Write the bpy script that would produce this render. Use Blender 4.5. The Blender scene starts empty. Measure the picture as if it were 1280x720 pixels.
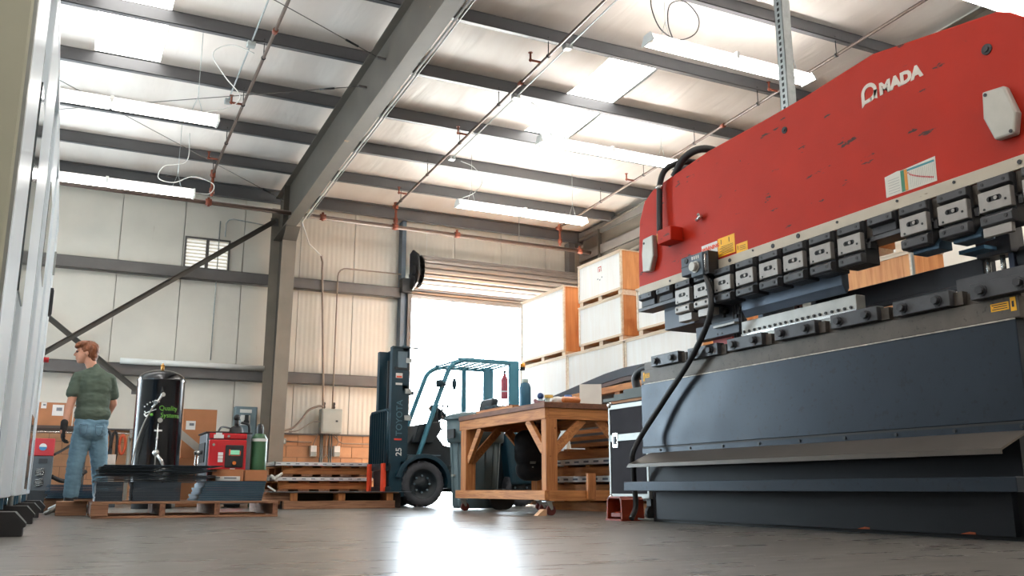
import bpy, bmesh, math, random
from mathutils import Vector, Matrix, noise

random.seed(7)
scene = bpy.context.scene
COL = scene.collection
PI = math.pi


def lin(r, g, b):
    """sRGB 0-255 -> linear RGB"""
    def f(c):
        c /= 255.0
        return c / 12.92 if c <= 0.04045 else ((c + 0.055) / 1.055) ** 2.4
    return (f(r), f(g), f(b))


# ------------------------------------------------------------------ camera
cam_data = bpy.data.cameras.new('camera')
cam = bpy.data.objects.new('camera', cam_data)
COL.objects.link(cam)
cam_data.sensor_width = 36.0
cam_data.lens = 1144.0 / 1280.0 * 36.0
cam_data.clip_start = 0.02
cam_data.clip_end = 300.0
cam.location = (0.0, 0.0, 0.25)
cam.rotation_euler = (math.radians(90 + 12.38), 0.0, math.radians(-25.88))
scene.camera = cam

# ------------------------------------------------------------------ world, sun, daylight, exposure
scene.view_settings.view_transform = 'Standard'
scene.view_settings.look = 'None'
scene.view_settings.exposure = 0.12
scene.view_settings.gamma = 1.0
scene.view_settings.use_curve_mapping = False
scene.cycles.use_denoising = True
scene.cycles.max_bounces = 8
scene.cycles.diffuse_bounces = 4
scene.cycles.glossy_bounces = 4
scene.cycles.transmission_bounces = 6
scene.cycles.sample_clamp_indirect = 6.0
scene.cycles.caustics_reflective = False
scene.cycles.caustics_refractive = False

world = bpy.data.worlds.new('sky')
scene.world = world
world.use_nodes = True
bg = world.node_tree.nodes['Background']
bg.inputs['Color'].default_value = (0.80, 0.91, 1.0, 1)
bg.inputs['Strength'].default_value = 25.0

sun = bpy.data.lights.new('sun', 'SUN')
sun.energy = 170.0
sun.angle = math.radians(1.0)
sun.color = (1.0, 0.95, 0.88)
sun_o = bpy.data.objects.new('sun', sun)
COL.objects.link(sun_o)
sun_o.rotation_euler = (math.radians(-38), 0, math.radians(14))   # high, from beyond the far wall


def area_light(name, loc, rot, sx, sy, power, color=(1, 1, 1), portal=False):
    l = bpy.data.lights.new(name, 'AREA')
    l.shape = 'RECTANGLE'
    l.size = sx
    l.size_y = sy
    l.energy = power
    l.color = color
    o = bpy.data.objects.new(name, l)
    COL.objects.link(o)
    o.location = loc
    o.rotation_euler = rot
    if portal:
        l.cycles.is_portal = True
    return o


# daylight through the roll-up door in the far wall (world portal) and through the second door of the far wall, left of the cabinet
area_light('door_portal', (7.57, 16.95, 1.97), (math.radians(-90), 0, 0), 3.6, 3.95, 1, portal=True)
area_light('second_door_daylight', (-3.9, 16.6, 2.0), (math.radians(-90), 0, 0), 3.6, 3.9, 1500, (0.74, 0.90, 1.0))
# ------------------------------------------------------------------ mesh helpers
class MB:
    """collects simple solids; build() links them as ONE mesh object"""

    def __init__(self):
        self.v, self.f, self.s, self.m = [], [], [], []

    def add(self, vs, fs, smooth=False, m=0):
        n = len(self.v)
        self.v += [tuple(p) for p in vs]
        for q in fs:
            self.f.append(tuple(n + i for i in q))
            self.s.append(smooth)
            self.m.append(m)
        return self

    def box(self, x0, x1, y0, y1, z0, z1, m=0):
        vs = [(x0, y0, z0), (x1, y0, z0), (x1, y1, z0), (x0, y1, z0), (x0, y0, z1), (x1, y0, z1), (x1, y1, z1), (x0, y1, z1)]
        return self.add(vs, [(0, 3, 2, 1), (4, 5, 6, 7), (0, 1, 5, 4), (1, 2, 6, 5), (2, 3, 7, 6), (3, 0, 4, 7)], False, m)

    def obox(self, c, s, R=None, m=0):
        R = R or Matrix.Identity(3)
        c = Vector(c)
        hx, hy, hz = s[0] / 2, s[1] / 2, s[2] / 2
        vs = [c + R @ Vector(p) for p in [(-hx, -hy, -hz), (hx, -hy, -hz), (hx, hy, -hz), (-hx, hy, -hz), (-hx, -hy, hz), (hx, -hy, hz), (hx, hy, hz), (-hx, hy, hz)]]
        return self.add(vs, [(0, 3, 2, 1), (4, 5, 6, 7), (0, 1, 5, 4), (1, 2, 6, 5), (2, 3, 7, 6), (3, 0, 4, 7)], False, m)

    def beam(self, p0, p1, w, h, up=(0, 0, 1), m=0):
        """box bar from p0 to p1, w across, h along 'up'"""
        p0, p1 = Vector(p0), Vector(p1)
        d = p1 - p0
        L = d.length
        d.normalize()
        u = Vector(up)
        a = d.cross(u)
        if a.length < 1e-5:
            a = d.cross(Vector((1, 0, 0)))
        a.normalize()
        u = a.cross(d)
        R = Matrix((a, d, u)).transposed()
        return self.obox((p0 + p1) / 2, (w, L, h), R, m)

    def cyl(self, p0, p1, r, n=12, r1=None, m=0, caps=True):
        p0, p1 = Vector(p0), Vector(p1)
        r1 = r if r1 is None else r1
        d = (p1 - p0).normalized()
        a = d.orthogonal().normalized()
        b = d.cross(a)
        vs = []
        for p, rr in ((p0, r), (p1, r1)):
            for i in range(n):
                t = 2 * PI * i / n
                vs.append(p + (a * math.cos(t) + b * math.sin(t)) * rr)
        self.add(vs, [(i, (i + 1) % n, n + (i + 1) % n, n + i) for i in range(n)], True, m)
        if caps:
            self.add(vs[:n], [tuple(range(n - 1, -1, -1))], False, m)
            self.add(vs[n:], [tuple(range(n))], False, m)
        return self

    def tube(self, pts, r, n=8, m=0, radii=None):
        pts = [Vector(p) for p in pts]
        k = len(pts)
        tang = []
        for i in range(k):
            t = pts[min(i + 1, k - 1)] - pts[max(i - 1, 0)]
            tang.append(t.normalized() if t.length > 1e-9 else Vector((0, 0, 1)))
        a = tang[0].orthogonal().normalized()
        vs = []
        for i in range(k):
            a = (a - tang[i] * a.dot(tang[i]))
            a = a.normalized() if a.length > 1e-6 else tang[i].orthogonal().normalized()
            b = tang[i].cross(a)
            rr = radii[i] if radii else r
            for j in range(n):
                t = 2 * PI * j / n
                vs.append(pts[i] + (a * math.cos(t) + b * math.sin(t)) * rr)
        fs = [(i * n + j, i * n + (j + 1) % n, (i + 1) * n + (j + 1) % n, (i + 1) * n + j) for i in range(k - 1) for j in range(n)]
        self.add(vs, fs, True, m)
        self.add(vs[:n], [tuple(range(n - 1, -1, -1))], False, m)
        self.add(vs[-n:], [tuple(range(n))], False, m)
        return self

    def prism(self, poly, axis, a, b, m=0):
        """2D polygon extruded along an axis: 'x' -> (y,z), 'y' -> (x,z), 'z' -> (x,y)"""
        def P(p, t):
            return {'x': (t, p[0], p[1]), 'y': (p[0], t, p[1]), 'z': (p[0], p[1], t)}[axis]
        n = len(poly)
        vs = [P(p, a) for p in poly] + [P(p, b) for p in poly]
        fs = [(i, (i + 1) % n, n + (i + 1) % n, n + i) for i in range(n)]
        fs += [tuple(range(n - 1, -1, -1)), tuple(range(n, 2 * n))]
        return self.add(vs, fs, False, m)

    def lathe(self, prof, c, n=24, m=0, axis='z'):
        c = Vector(c)
        vs = []
        for r, h in prof:
            for i in range(n):
                t = 2 * PI * i / n
                p = (r * math.cos(t), r * math.sin(t), h)
                if axis == 'y':
                    p = (p[0], p[2], p[1])
                elif axis == 'x':
                    p = (p[2], p[0], p[1])
                vs.append(c + Vector(p))
        k = len(prof)
        fs = [(i * n + j, i * n + (j + 1) % n, (i + 1) * n + (j + 1) % n, (i + 1) * n + j) for i in range(k - 1) for j in range(n)]
        return self.add(vs, fs, True, m)

    def ball(self, c, r, n=12, k=8, m=0):
        sx, sy, sz = (r, r, r) if not isinstance(r, tuple) else r
        c = Vector(c)
        vs = []
        for i in range(k + 1):
            ph = PI * i / k
            for j in range(n):
                t = 2 * PI * j / n
                vs.append(c + Vector((sx * math.sin(ph) * math.cos(t), sy * math.sin(ph) * math.sin(t), sz * math.cos(ph))))
        fs = [(i * n + j, (i + 1) * n + j, (i + 1) * n + (j + 1) % n, i * n + (j + 1) % n) for i in range(k) for j in range(n)]
        return self.add(vs, fs, True, m)

    def mesh(self, name, mats, off=(0, 0, 0), fix=True):
        me = bpy.data.meshes.new(name)
        o = Vector(off)
        me.from_pydata([Vector(p) - o for p in self.v], [], self.f)
        for p, s, mi in zip(me.polygons, self.s, self.m):
            p.use_smooth = s
            p.material_index = mi
        for mt in (mats if isinstance(mats, (list, tuple)) else [mats]):
            me.materials.append(mt)
        if fix:
            b = bmesh.new()
            b.from_mesh(me)
            bmesh.ops.remove_doubles(b, verts=b.verts, dist=1e-6)
            bmesh.ops.recalc_face_normals(b, faces=b.faces)
            b.to_mesh(me)
            b.free()
        return me


LOC = {}          # world location of the thing an object belongs to


def tag(o, label=None, cat=None, group=None, kind=None):
    if label:
        o['label'] = label
    if cat:
        o['category'] = cat
    if group:
        o['group'] = group
    if kind:
        o['kind'] = kind
    return o


def thing(name, label, cat, loc=(0, 0, 0), rotz=0.0, group=None):
    o = bpy.data.objects.new(name, None)
    o.empty_display_size = 0.1
    COL.objects.link(o)
    o.location = loc
    o.rotation_euler = (0, 0, rotz)
    LOC[o.name] = Vector(loc)
    return tag(o, label, cat, group)


def obj(name, mb, mats, parent=None, loc=None, bev=0.0, rel=True, seg=1, label=None, kind=None):
    """one mesh object. Points are given in world space unless rel is False (then in the thing's own space)."""
    off = Vector((0, 0, 0))
    if rel:
        if parent is not None:
            off = LOC.get(parent.name, Vector((0, 0, 0)))
        elif loc is not None:
            off = Vector(loc)
    me = mb if isinstance(mb, bpy.types.Mesh) else mb.mesh(name, mats, off)
    o = bpy.data.objects.new(name, me)
    COL.objects.link(o)
    if parent is not None:
        o.parent = parent
        LOC[o.name] = LOC.get(parent.name, Vector((0, 0, 0)))
    elif loc is not None:
        o.location = loc
        LOC[o.name] = Vector(loc)
    if bev:
        md = o.modifiers.new('bevel', 'BEVEL')
        md.width = bev
        md.segments = seg
        md.limit_method = 'ANGLE'
        md.angle_limit = math.radians(40)
    return tag(o, label=label, kind=kind)


def dup(o, loc=None, rotz=None, parent=None, label=None):
    """copy a thing with its parts and their sub-parts (mesh data shared)"""
    c = o.copy()
    COL.objects.link(c)
    if parent is not None:
        c.parent = parent
    if loc is not None:
        c.location = loc
    if rotz is not None:
        c.rotation_euler = (0, 0, rotz)
    if label:
        c['label'] = label
    for ch in list(o.children):
        dup(ch, parent=c)
    return c


# ------------------------------------------------------------------ materials
def ramp(nt, fac, c0, c1, p0=0.35, p1=0.65):
    r = nt.nodes.new('ShaderNodeValToRGB')
    r.color_ramp.elements[0].position = p0
    r.color_ramp.elements[1].position = p1
    r.color_ramp.elements[0].color = (*c0, 1)
    r.color_ramp.elements[1].color = (*c1, 1)
    nt.links.new(fac, r.inputs['Fac'])
    return r.outputs['Color']


def noise_tex(nt, scale, stretch=(1, 1, 1), detail=4, rough=0.55, dist=0.0, coords='Object'):
    tc = nt.nodes.new('ShaderNodeTexCoord')
    mp = nt.nodes.new('ShaderNodeMapping')
    mp.inputs['Scale'].default_value = stretch
    nt.links.new(tc.outputs[coords], mp.inputs['Vector'])
    n = nt.nodes.new('ShaderNodeTexNoise')
    n.inputs['Scale'].default_value = scale
    n.inputs['Detail'].default_value = detail
    n.inputs['Roughness'].default_value = rough
    n.inputs['Distortion'].default_value = dist
    nt.links.new(mp.outputs['Vector'], n.inputs['Vector'])
    return n.outputs['Fac'], mp


def mixc(nt, fac, a, b):
    m = nt.nodes.new('ShaderNodeMix')
    m.data_type = 'RGBA'
    if isinstance(fac, (int, float)):
        m.inputs['Factor'].default_value = fac
    else:
        nt.links.new(fac, m.inputs['Factor'])
    for i, x in ((6, a), (7, b)):
        if isinstance(x, tuple):
            m.inputs[i].default_value = (*x, 1)
        else:
            nt.links.new(x, m.inputs[i])
    return m.outputs[2]


MATS = {}


def mat(name, col, rough=0.6, metal=0.0, var=0.12, scale=6.0, stretch=(1, 1, 1), bump=0.0, bscale=None, spec=0.5,
        wear=None, wear_scale=30, wear_at=(0.62, 0.68), wear_stretch=(1, 1, 1), rvar=0.0, detail=4, emit=None, coat=0.0):
    if name in MATS:
        return MATS[name]
    m = bpy.data.materials.new(name)
    m.use_nodes = True
    nt = m.node_tree
    b = nt.nodes['Principled BSDF']
    b.inputs['Roughness'].default_value = rough
    b.inputs['Metallic'].default_value = metal
    b.inputs['Specular IOR Level'].default_value = spec
    b.inputs['Coat Weight'].default_value = coat
    b.inputs['Coat Roughness'].default_value = 0.12
    fac, _ = noise_tex(nt, scale, stretch, detail)
    lo = tuple(max(0.0, c * (1 - var)) for c in col)
    hi = tuple(min(1.0, c * (1 + var)) for c in col)
    c = ramp(nt, fac, lo, hi, 0.3, 0.7)
    if wear is not None:
        wf, _ = noise_tex(nt, wear_scale, wear_stretch, 5, 0.6)
        w = ramp(nt, wf, (0, 0, 0), (1, 1, 1), *wear_at)
        c = mixc(nt, w, c, wear)
    nt.links.new(c, b.inputs['Base Color'])
    if rvar:
        rf, _ = noise_tex(nt, scale * 1.7, stretch, 4)
        mr = nt.nodes.new('ShaderNodeMapRange')
        mr.inputs['To Min'].default_value = max(0.02, rough - rvar)
        mr.inputs['To Max'].default_value = min(1, rough + rvar)
        nt.links.new(rf, mr.inputs['Value'])
        nt.links.new(mr.outputs['Result'], b.inputs['Roughness'])
    if bump:
        bf, _ = noise_tex(nt, bscale or scale * 4, stretch, 5)
        bn = nt.nodes.new('ShaderNodeBump')
        bn.inputs['Strength'].default_value = bump
        bn.inputs['Distance'].default_value = 0.01
        nt.links.new(bf, bn.inputs['Height'])
        nt.links.new(bn.outputs['Normal'], b.inputs['Normal'])
    if emit:
        b.inputs['Emission Color'].default_value = (*emit[0], 1)
        b.inputs['Emission Strength'].default_value = emit[1]
    MATS[name] = m
    return m


def wood(name, light, dark, along='x', scale=3.0, rough=0.65):
    """lumber with grain stretched along one axis and a few knots"""
    if name in MATS:
        return MATS[name]
    m = bpy.data.materials.new(name)
    m.use_nodes = True
    nt = m.node_tree
    b = nt.nodes['Principled BSDF']
    b.inputs['Roughness'].default_value = rough
    st = {'x': (0.6, 9, 9), 'y': (9, 0.6, 9), 'z': (9, 9, 0.6)}[along]
    f, _ = noise_tex(nt, scale, st, 6, 0.6, 1.2)
    c = ramp(nt, f, dark, light, 0.32, 0.62)
    f2, _ = noise_tex(nt, 2.2, (1, 1, 1), 2)
    c2 = mixc(nt, ramp(nt, f2, (0, 0, 0), (0.35, 0.35, 0.35), 0.4, 0.75), c, dark)
    k, _ = noise_tex(nt, 14, (1, 1, 1), 1)
    c3 = mixc(nt, ramp(nt, k, (0, 0, 0), (1, 1, 1), 0.80, 0.84), c2, tuple(x * 0.35 for x in dark))
    nt.links.new(c3, b.inputs['Base Color'])
    bn = nt.nodes.new('ShaderNodeBump')
    bn.inputs['Strength'].default_value = 0.25
    bn.inputs['Distance'].default_value = 0.003
    nt.links.new(f, bn.inputs['Height'])
    nt.links.new(bn.outputs['Normal'], b.inputs['Normal'])
    MATS[name] = m
    return m


def text_mesh(s, size, extrude=0.0015, bold=0.0, shear=0.0, xscale=1.0, space=1.0):
    """flat lettering as a mesh in its XY plane, origin at the lower left"""
    cu = bpy.data.curves.new('lettering', 'FONT')
    cu.body = s
    cu.size = size
    cu.extrude = extrude
    cu.offset = bold
    cu.shear = shear
    cu.space_character = space
    cu.resolution_u = 3
    o = bpy.data.objects.new('lettering', cu)
    COL.objects.link(o)
    dg = bpy.context.evaluated_depsgraph_get()
    me = bpy.data.meshes.new_from_object(o.evaluated_get(dg))
    bpy.data.objects.remove(o)
    bpy.data.curves.remove(cu)
    for v in me.vertices:
        v.co.x *= xscale
    return me


def place_text(name, s, size, origin, right, up, material, parent, **kw):
    """lettering whose baseline starts at world point origin, running along right, standing along up"""
    me = text_mesh(s, size, **kw)
    right, up = Vector(right).normalized(), Vector(up).normalized()
    n = right.cross(up)
    off = LOC.get(parent.name, Vector((0, 0, 0))) if parent is not None else Vector((0, 0, 0))
    for v in me.vertices:
        v.co = Vector(origin) + right * v.co.x + up * v.co.y + n * v.co.z - off
    me.materials.clear()
    me.materials.append(material)
    me.name = name
    return obj(name, me, None, parent)
# ------------------------------------------------------------------ shared materials
m_panel = mat('wall_panel_paint', lin(226, 221, 210), 0.55, var=0.05, scale=1.5, wear=lin(170, 150, 128), wear_scale=2.2, wear_at=(0.70, 0.86), wear_stretch=(3, 1, 0.35))
m_block = mat('painted_block', lin(196, 148, 112), 0.85, var=0.14, scale=3, bump=0.25, bscale=60, wear=lin(226, 206, 186), wear_scale=3.5, wear_at=(0.68, 0.72))
m_mortar = mat('mortar', lin(150, 118, 96), 0.95, var=0.1)
m_steel = mat('grey_structural_steel', lin(98, 94, 92), 0.5, 0.0, var=0.10, scale=4, spec=0.5)
m_rafter = mat('primer_grey_rafter', lin(80, 74, 66), 0.55, var=0.12, scale=2.5, wear=lin(140, 104, 74), wear_scale=5, wear_at=(0.69, 0.76))
m_col = mat('weathered_column_paint', lin(134, 124, 112), 0.55, var=0.12, scale=2.5, wear=lin(164, 112, 74), wear_scale=4, wear_at=(0.66, 0.74), wear_stretch=(2, 2, 0.4))
m_purlin = mat('purlin_grey', lin(92, 92, 94), 0.45, var=0.08, scale=3)
m_galv = mat('galvanised', lin(178, 184, 184), 0.4, 0.6, var=0.12, scale=20)
m_redpipe = mat('rusty_red_iron', lin(122, 58, 36), 0.6, 0.0, var=0.3, scale=18)
m_pipe = mat('dark_sprinkler_pipe', lin(84, 68, 60), 0.4, 0.2, var=0.2, scale=8)
m_black = mat('black_rubber', lin(26, 27, 30), 0.55, var=0.15)
m_blackgloss = mat('black_gloss', lin(14, 15, 19), 0.18, var=0.1, coat=0.4)
m_white = mat('white_paint', lin(236, 236, 232), 0.45, var=0.03)
m_card = mat('cardboard', lin(178, 120, 82), 0.85, var=0.10, scale=4)
m_label = mat('paper_label', lin(232, 230, 226), 0.7, var=0.03)
m_ink = mat('dark_ink', lin(40, 42, 52), 0.8, var=0.1)
m_chrome = mat('bright_metal', lin(205, 206, 204), 0.25, 0.9, var=0.08, scale=20)
m_alu = mat('aluminium_edge', lin(140, 142, 138), 0.42, 0.35, var=0.08, scale=12)
m_pine_x = wood('pine_along_x', lin(206, 142, 84), lin(160, 98, 54), 'x')
m_pine_y = wood('pine_along_y', lin(206, 142, 84), lin(160, 98, 54), 'y')
m_pine_z = wood('pine_along_z', lin(204, 138, 82), lin(156, 94, 52), 'z')
m_oldwood = wood('old_pallet_wood', lin(170, 126, 94), lin(112, 74, 52), 'x')
m_oldwood_y = wood('old_pallet_wood_y', lin(158, 112, 84), lin(104, 68, 50), 'y')
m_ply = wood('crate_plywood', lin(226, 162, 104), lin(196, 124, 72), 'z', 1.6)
m_ply_lit = wood('daylit_crate_front', lin(251, 248, 243), lin(246, 239, 230), 'z', 1.2)  # daylight on the crate fronts painted in as near-white
m_ply_y = wood('crate_batten', lin(240, 224, 202), lin(222, 192, 160), 'y', 2.0)  # battens lightened to go with the painted daylight of the fronts
m_red = mat('red_enamel', lin(190, 30, 38), 0.35, var=0.06)
m_glow = mat('fluorescent_tube', (1, 1, 1), 0.5, var=0.0, emit=((1.0, 0.97, 0.93), 42.0))
m_glow_dim = mat('dim_fluorescent_tube', (1, 1, 1), 0.5, var=0.0, emit=((1.0, 0.97, 0.92), 13.0))  # weaker glow than the other strips, to keep the left ceiling darker
m_sky = mat('translucent_skylight', (0.9, 0.9, 0.88), 0.6, var=0.02, emit=((1.0, 0.98, 0.94), 7.0))

# concrete floor: polished, trowel streaks across the room
m_floor = bpy.data.materials.new('polished_concrete')
m_floor.use_nodes = True
nt = m_floor.node_tree
b = nt.nodes['Principled BSDF']
f1, _ = noise_tex(nt, 1.1, (1.0, 2.6, 1), 7, 0.62, 0.6)
f2, _ = noise_tex(nt, 5.5, (0.45, 2.2, 1), 6, 0.66, 0.3)
c1 = ramp(nt, f1, lin(84, 82, 78), lin(114, 111, 106), 0.3, 0.7)
c2 = ramp(nt, f2, lin(72, 70, 67), lin(124, 120, 114), 0.25, 0.78)
cc = mixc(nt, 0.5, c1, c2)
f4, _ = noise_tex(nt, 9, (0.5, 3.0, 1), 3, 0.5)
cc = mixc(nt, ramp(nt, f4, (0, 0, 0), (0.4, 0.4, 0.4), 0.68, 0.80), cc, lin(74, 66, 60))
nt.links.new(cc, b.inputs['Base Color'])
f3, _ = noise_tex(nt, 3.0, (0.5, 2.5, 1), 6, 0.65)
mr = nt.nodes.new('ShaderNodeMapRange')
mr.inputs['To Min'].default_value = 0.20
mr.inputs['To Max'].default_value = 0.38
nt.links.new(f3, mr.inputs['Value'])
nt.links.new(mr.outputs['Result'], b.inputs['Roughness'])
bn = nt.nodes.new('ShaderNodeBump')
bn.inputs['Strength'].default_value = 0.04
bn.inputs['Distance'].default_value = 0.01
nt.links.new(f2, bn.inputs['Height'])
nt.links.new(bn.outputs['Normal'], b.inputs['Normal'])
b.inputs['Specular IOR Level'].default_value = 0.6

# vinyl-faced roof insulation: slightly glossy, wrinkled along the slope
m_roof = bpy.data.materials.new('vinyl_roof_insulation')
m_roof.use_nodes = True
nt = m_roof.node_tree
b = nt.nodes['Principled BSDF']
f1, _ = noise_tex(nt, 1.2, (1.4, 0.35, 1), 4, 0.5, 0.3)
nt.links.new(ramp(nt, f1, lin(218, 208, 200), lin(236, 230, 224), 0.3, 0.7), b.inputs['Base Color'])
b.inputs['Roughness'].default_value = 0.38
f2, _ = noise_tex(nt, 1.6, (1.6, 0.3, 1), 3, 0.5, 0.5)
bn = nt.nodes.new('ShaderNodeBump')
bn.inputs['Strength'].default_value = 0.5
bn.inputs['Distance'].default_value = 0.05
nt.links.new(f2, bn.inputs['Height'])
nt.links.new(bn.outputs['Normal'], b.inputs['Normal'])

# wall panel with fine vertical flutes
def fluted(name, base_mat, pitch):
    m = base_mat.copy()
    m.name = name
    nt = m.node_tree
    b = nt.nodes['Principled BSDF']
    tc = nt.nodes.new('ShaderNodeTexCoord')
    w = nt.nodes.new('ShaderNodeTexWave')
    w.bands_direction = 'X'
    w.inputs['Scale'].default_value = 1.0 / pitch / 3.1416
    nt.links.new(tc.outputs['Object'], w.inputs['Vector'])
    bn = nt.nodes.new('ShaderNodeBump')
    bn.inputs['Strength'].default_value = 0.35
    bn.inputs['Distance'].default_value = 0.01
    nt.links.new(w.outputs['Fac'], bn.inputs['Height'])
    nt.links.new(bn.outputs['Normal'], b.inputs['Normal'])
    return m


m_flute = fluted('fluted_wall_panel', m_panel, 0.09)

# ------------------------------------------------------------------ setting: floor, outside paving
WX0, WX1, WY0, WY1 = -8.0, 9.75, -6.0, 16.7


def zr(y):            # underside of the purlins
    return 5.45 + 0.05 * (16.5 - y)


floor = obj('floor', MB().box(WX0 - 0.3, WX1 + 0.3, WY0 - 0.3, WY1 + 0.15, -0.2, -0.03), m_mortar, kind='structure')
ys = [WY0 - 0.3, -1.9, 2.80, 7.4, 12.0, WY1 + 0.15]
for y0, y1 in zip(ys[:-1], ys[1:]):
    for x0, x1 in ((WX0 - 0.3, -2.6), (-2.594, 6.2), (6.206, WX1 + 0.3)):
        obj('slab', MB().box(x0, x1, y0 + 0.003, y1 - 0.003, -0.03, 0.0), m_floor, floor)
pave = mat('outdoor_paving', lin(226, 222, 214), 0.8, var=0.05, scale=2)
obj('pavement', MB().box(-30, 45, WY1 + 0.15, 70, -0.2, -0.01), pave, kind='structure')

# ------------------------------------------------------------------ setting: far wall
wf = obj('wall_far', MB().box(WX0, 5.62, 16.82, 16.9, 0, 6.0).box(9.5, WX1, 16.82, 16.9, 0, 6.0).box(5.62, 9.5, 16.82, 16.9, 4.35, 6.0), m_panel, kind='structure')
for k in range(-9, 9):
    x0 = 0.568 + 1.04 * k
    x1 = x0 + 1.04
    x0 = max(x0, WX0)
    x1 = min(x1, WX1)
    zb = 1.2
    if k >= 5:
        zb = 4.3 if x0 < 9.3 else 0.0
    # the louvre opening is cut out of the panels it crosses
    LX0, LX1, LZ0, LZ1 = 1.66, 2.38, 4.10, 4.62
    mb = MB()
    xa, xb = x0 + 0.006, x1 - 0.006
    if xb > LX0 and xa < LX1:
        mb.box(xa, xb, 16.70, 16.82, zb, LZ0).box(xa, xb, 16.70, 16.82, LZ1, 5.75)
        if xa < LX0:
            mb.box(xa, LX0, 16.70, 16.82, LZ0, LZ1)
        if xb > LX1:
            mb.box(LX1, xb, 16.70, 16.82, LZ0, LZ1)
    else:
        mb.box(xa, xb, 16.70, 16.82, zb, 5.75)
    obj('wall_panel', mb, m_flute if k >= 3 else m_panel, wf)
    # block course base, each block a piece with recessed joints
obj('mortar_bed', MB().box(WX0, 5.60, 16.665, 16.82, 0, 1.2), m_mortar, wf)
blk = MB().box(0.005, 0.395, 0, 0.06, 0.005, 0.195).mesh('block', m_block)
for row in range(6):
    for i in range(-2, 15):
        x = i * 0.4 + (0.2 if row % 2 else 0.0)
        if x + 0.4 > 5.62:
            continue
        o = obj('block', blk, None, wf)
        o.location = (x, 16.645 + random.uniform(0, 0.006), row * 0.2)
obj('sill_angle', MB().box(WX0, 5.60, 16.60, 16.70, 1.20, 1.225), m_steel, wf)
for z0 in (2.11, 3.86):
    g = MB()
    g.box(WX0, 5.62, 16.52, 16.528, z0, z0 + 0.2).box(WX0, 5.62, 16.52, 16.70, z0, z0 + 0.008).box(WX0, 5.62, 16.52, 16.70, z0 + 0.192, z0 + 0.2)
    obj('girt', g, m_steel, wf)
g = MB().box(WX0, WX1, 16.5, 16.51, 5.40, 5.65).box(WX0, WX1, 16.42, 16.5, 5.40, 5.41).box(WX0, WX1, 16.42, 16.5, 5.64, 5.65)
obj('eave_strut', g, m_purlin, wf)
# louvre
win = obj('window_1', MB().box(LX0, LX1, 16.66, 16.70, LZ0 - 0.03, LZ0).box(LX0, LX1, 16.66, 16.70, LZ1, LZ1 + 0.03).box(LX0 - 0.03, LX0, 16.66, 16.70, LZ0 - 0.03, LZ1 + 0.03)
          .box(LX1, LX1 + 0.03, 16.66, 16.70, LZ0 - 0.03, LZ1 + 0.03).box(1.995, 2.045, 16.66, 16.72, LZ0, LZ1), m_steel, kind='structure')
m_louv = mat('daylit_louvre_blade', lin(240, 240, 236), 0.4, var=0.02, emit=((1, 0.99, 0.96), 0.45))  # faint glow put into the blades in place of daylight
R = Matrix.Rotation(math.radians(38), 3, 'X')
for xa, xb in ((LX0 + 0.005, 1.995), (2.045, LX1 - 0.005)):
    for i in range(8):
        obj('louvre_blade', MB().obox(((xa + xb) / 2, 16.74, LZ0 + 0.035 + i * 0.0645), (xb - xa, 0.075, 0.006), R), m_louv, win)

# ------------------------------------------------------------------ setting: other walls
obj('wall_right', MB().box(WX1, WX1 + 0.15, WY0, 16.9, 0, 7.2), m_panel, kind='structure')
wr = [o for o in COL.objects if o.name == 'wall_right'][0]
for z0 in (2.11, 3.86, 4.45, 4.95, 5.4):
    obj('girt', MB().box(WX1 - 0.2, WX1 - 0.19, WY0, 16.4, z0, z0 + 0.2).box(WX1 - 0.2, WX1, WY0, 16.4, z0, z0 + 0.01).box(WX1 - 0.2, WX1, WY0, 16.4, z0 + 0.19, z0 + 0.2), m_steel, wr)
wl = MB().box(WX0 - 0.15, WX0, WY0, 16.9, 0, 7.2)
obj('wall_left', wl, m_panel, kind='structure')
obj('wall_back', MB().box(WX0, WX1, WY0 - 0.15, WY0, 0, 7.2), m_panel, kind='structure')

# ------------------------------------------------------------------ setting: roof
PY = [15.1, 13.75, 12.35, 10.93, 9.45, 7.95, 6.5, 5.05, 3.6, 2.15, 0.7, -0.75, -2.2, -3.65, -5.1]
SKY_STRIPS = [(-0.1, 0.71, 9.45, 12.35), (6.2, 7.0, 9.45, 12.35), (-0.1, 0.71, 5.05, 7.95), (6.2, 7.0, 3.6, 6.5)]


def roof_z(y):
    """roof facing, sagging a little between purlins"""
    prev = 16.5
    for p in PY + [-6.5]:
        if y >= p:
            t = (y - p) / (prev - p)
            return zr(y) + 0.205 - 0.035 * math.sin(PI * t)
        prev = p
    return zr(y) + 0.205


roof = MB()
yl = [16.85, 16.5]
prev = 16.5
for p in PY + [-6.2]:
    n = 6
    for i in range(1, n + 1):
        yl.append(prev + (p - prev) * i / n)
    prev = p
xl = sorted(set([WX0 - 0.1, WX1 + 0.1] + [s[0] for s in SKY_STRIPS] + [s[1] for s in SKY_STRIPS]))
for i in range(len(yl) - 1):
    ya, yb = yl[i], yl[i + 1]
    for j in range(len(xl) - 1):
        xa, xb = xl[j], xl[j + 1]
        ym, xm = (ya + yb) / 2, (xa + xb) / 2
        if any(s[0] < xm < s[1] and s[2] < ym < s[3] for s in SKY_STRIPS):
            continue
        roof.add([(xa, ya, roof_z(ya)), (xb, ya, roof_z(ya)), (xb, yb, roof_z(yb)), (xa, yb, roof_z(yb))], [(0, 1, 2, 3)], True)
ceiling = obj('ceiling', roof, m_roof, kind='structure')
me = ceiling.data
b2 = bmesh.new()
b2.from_mesh(me)
for f in b2.faces:
    if f.normal.z > 0:
        f.normal_flip()
b2.to_mesh(me)
b2.free()
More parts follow.
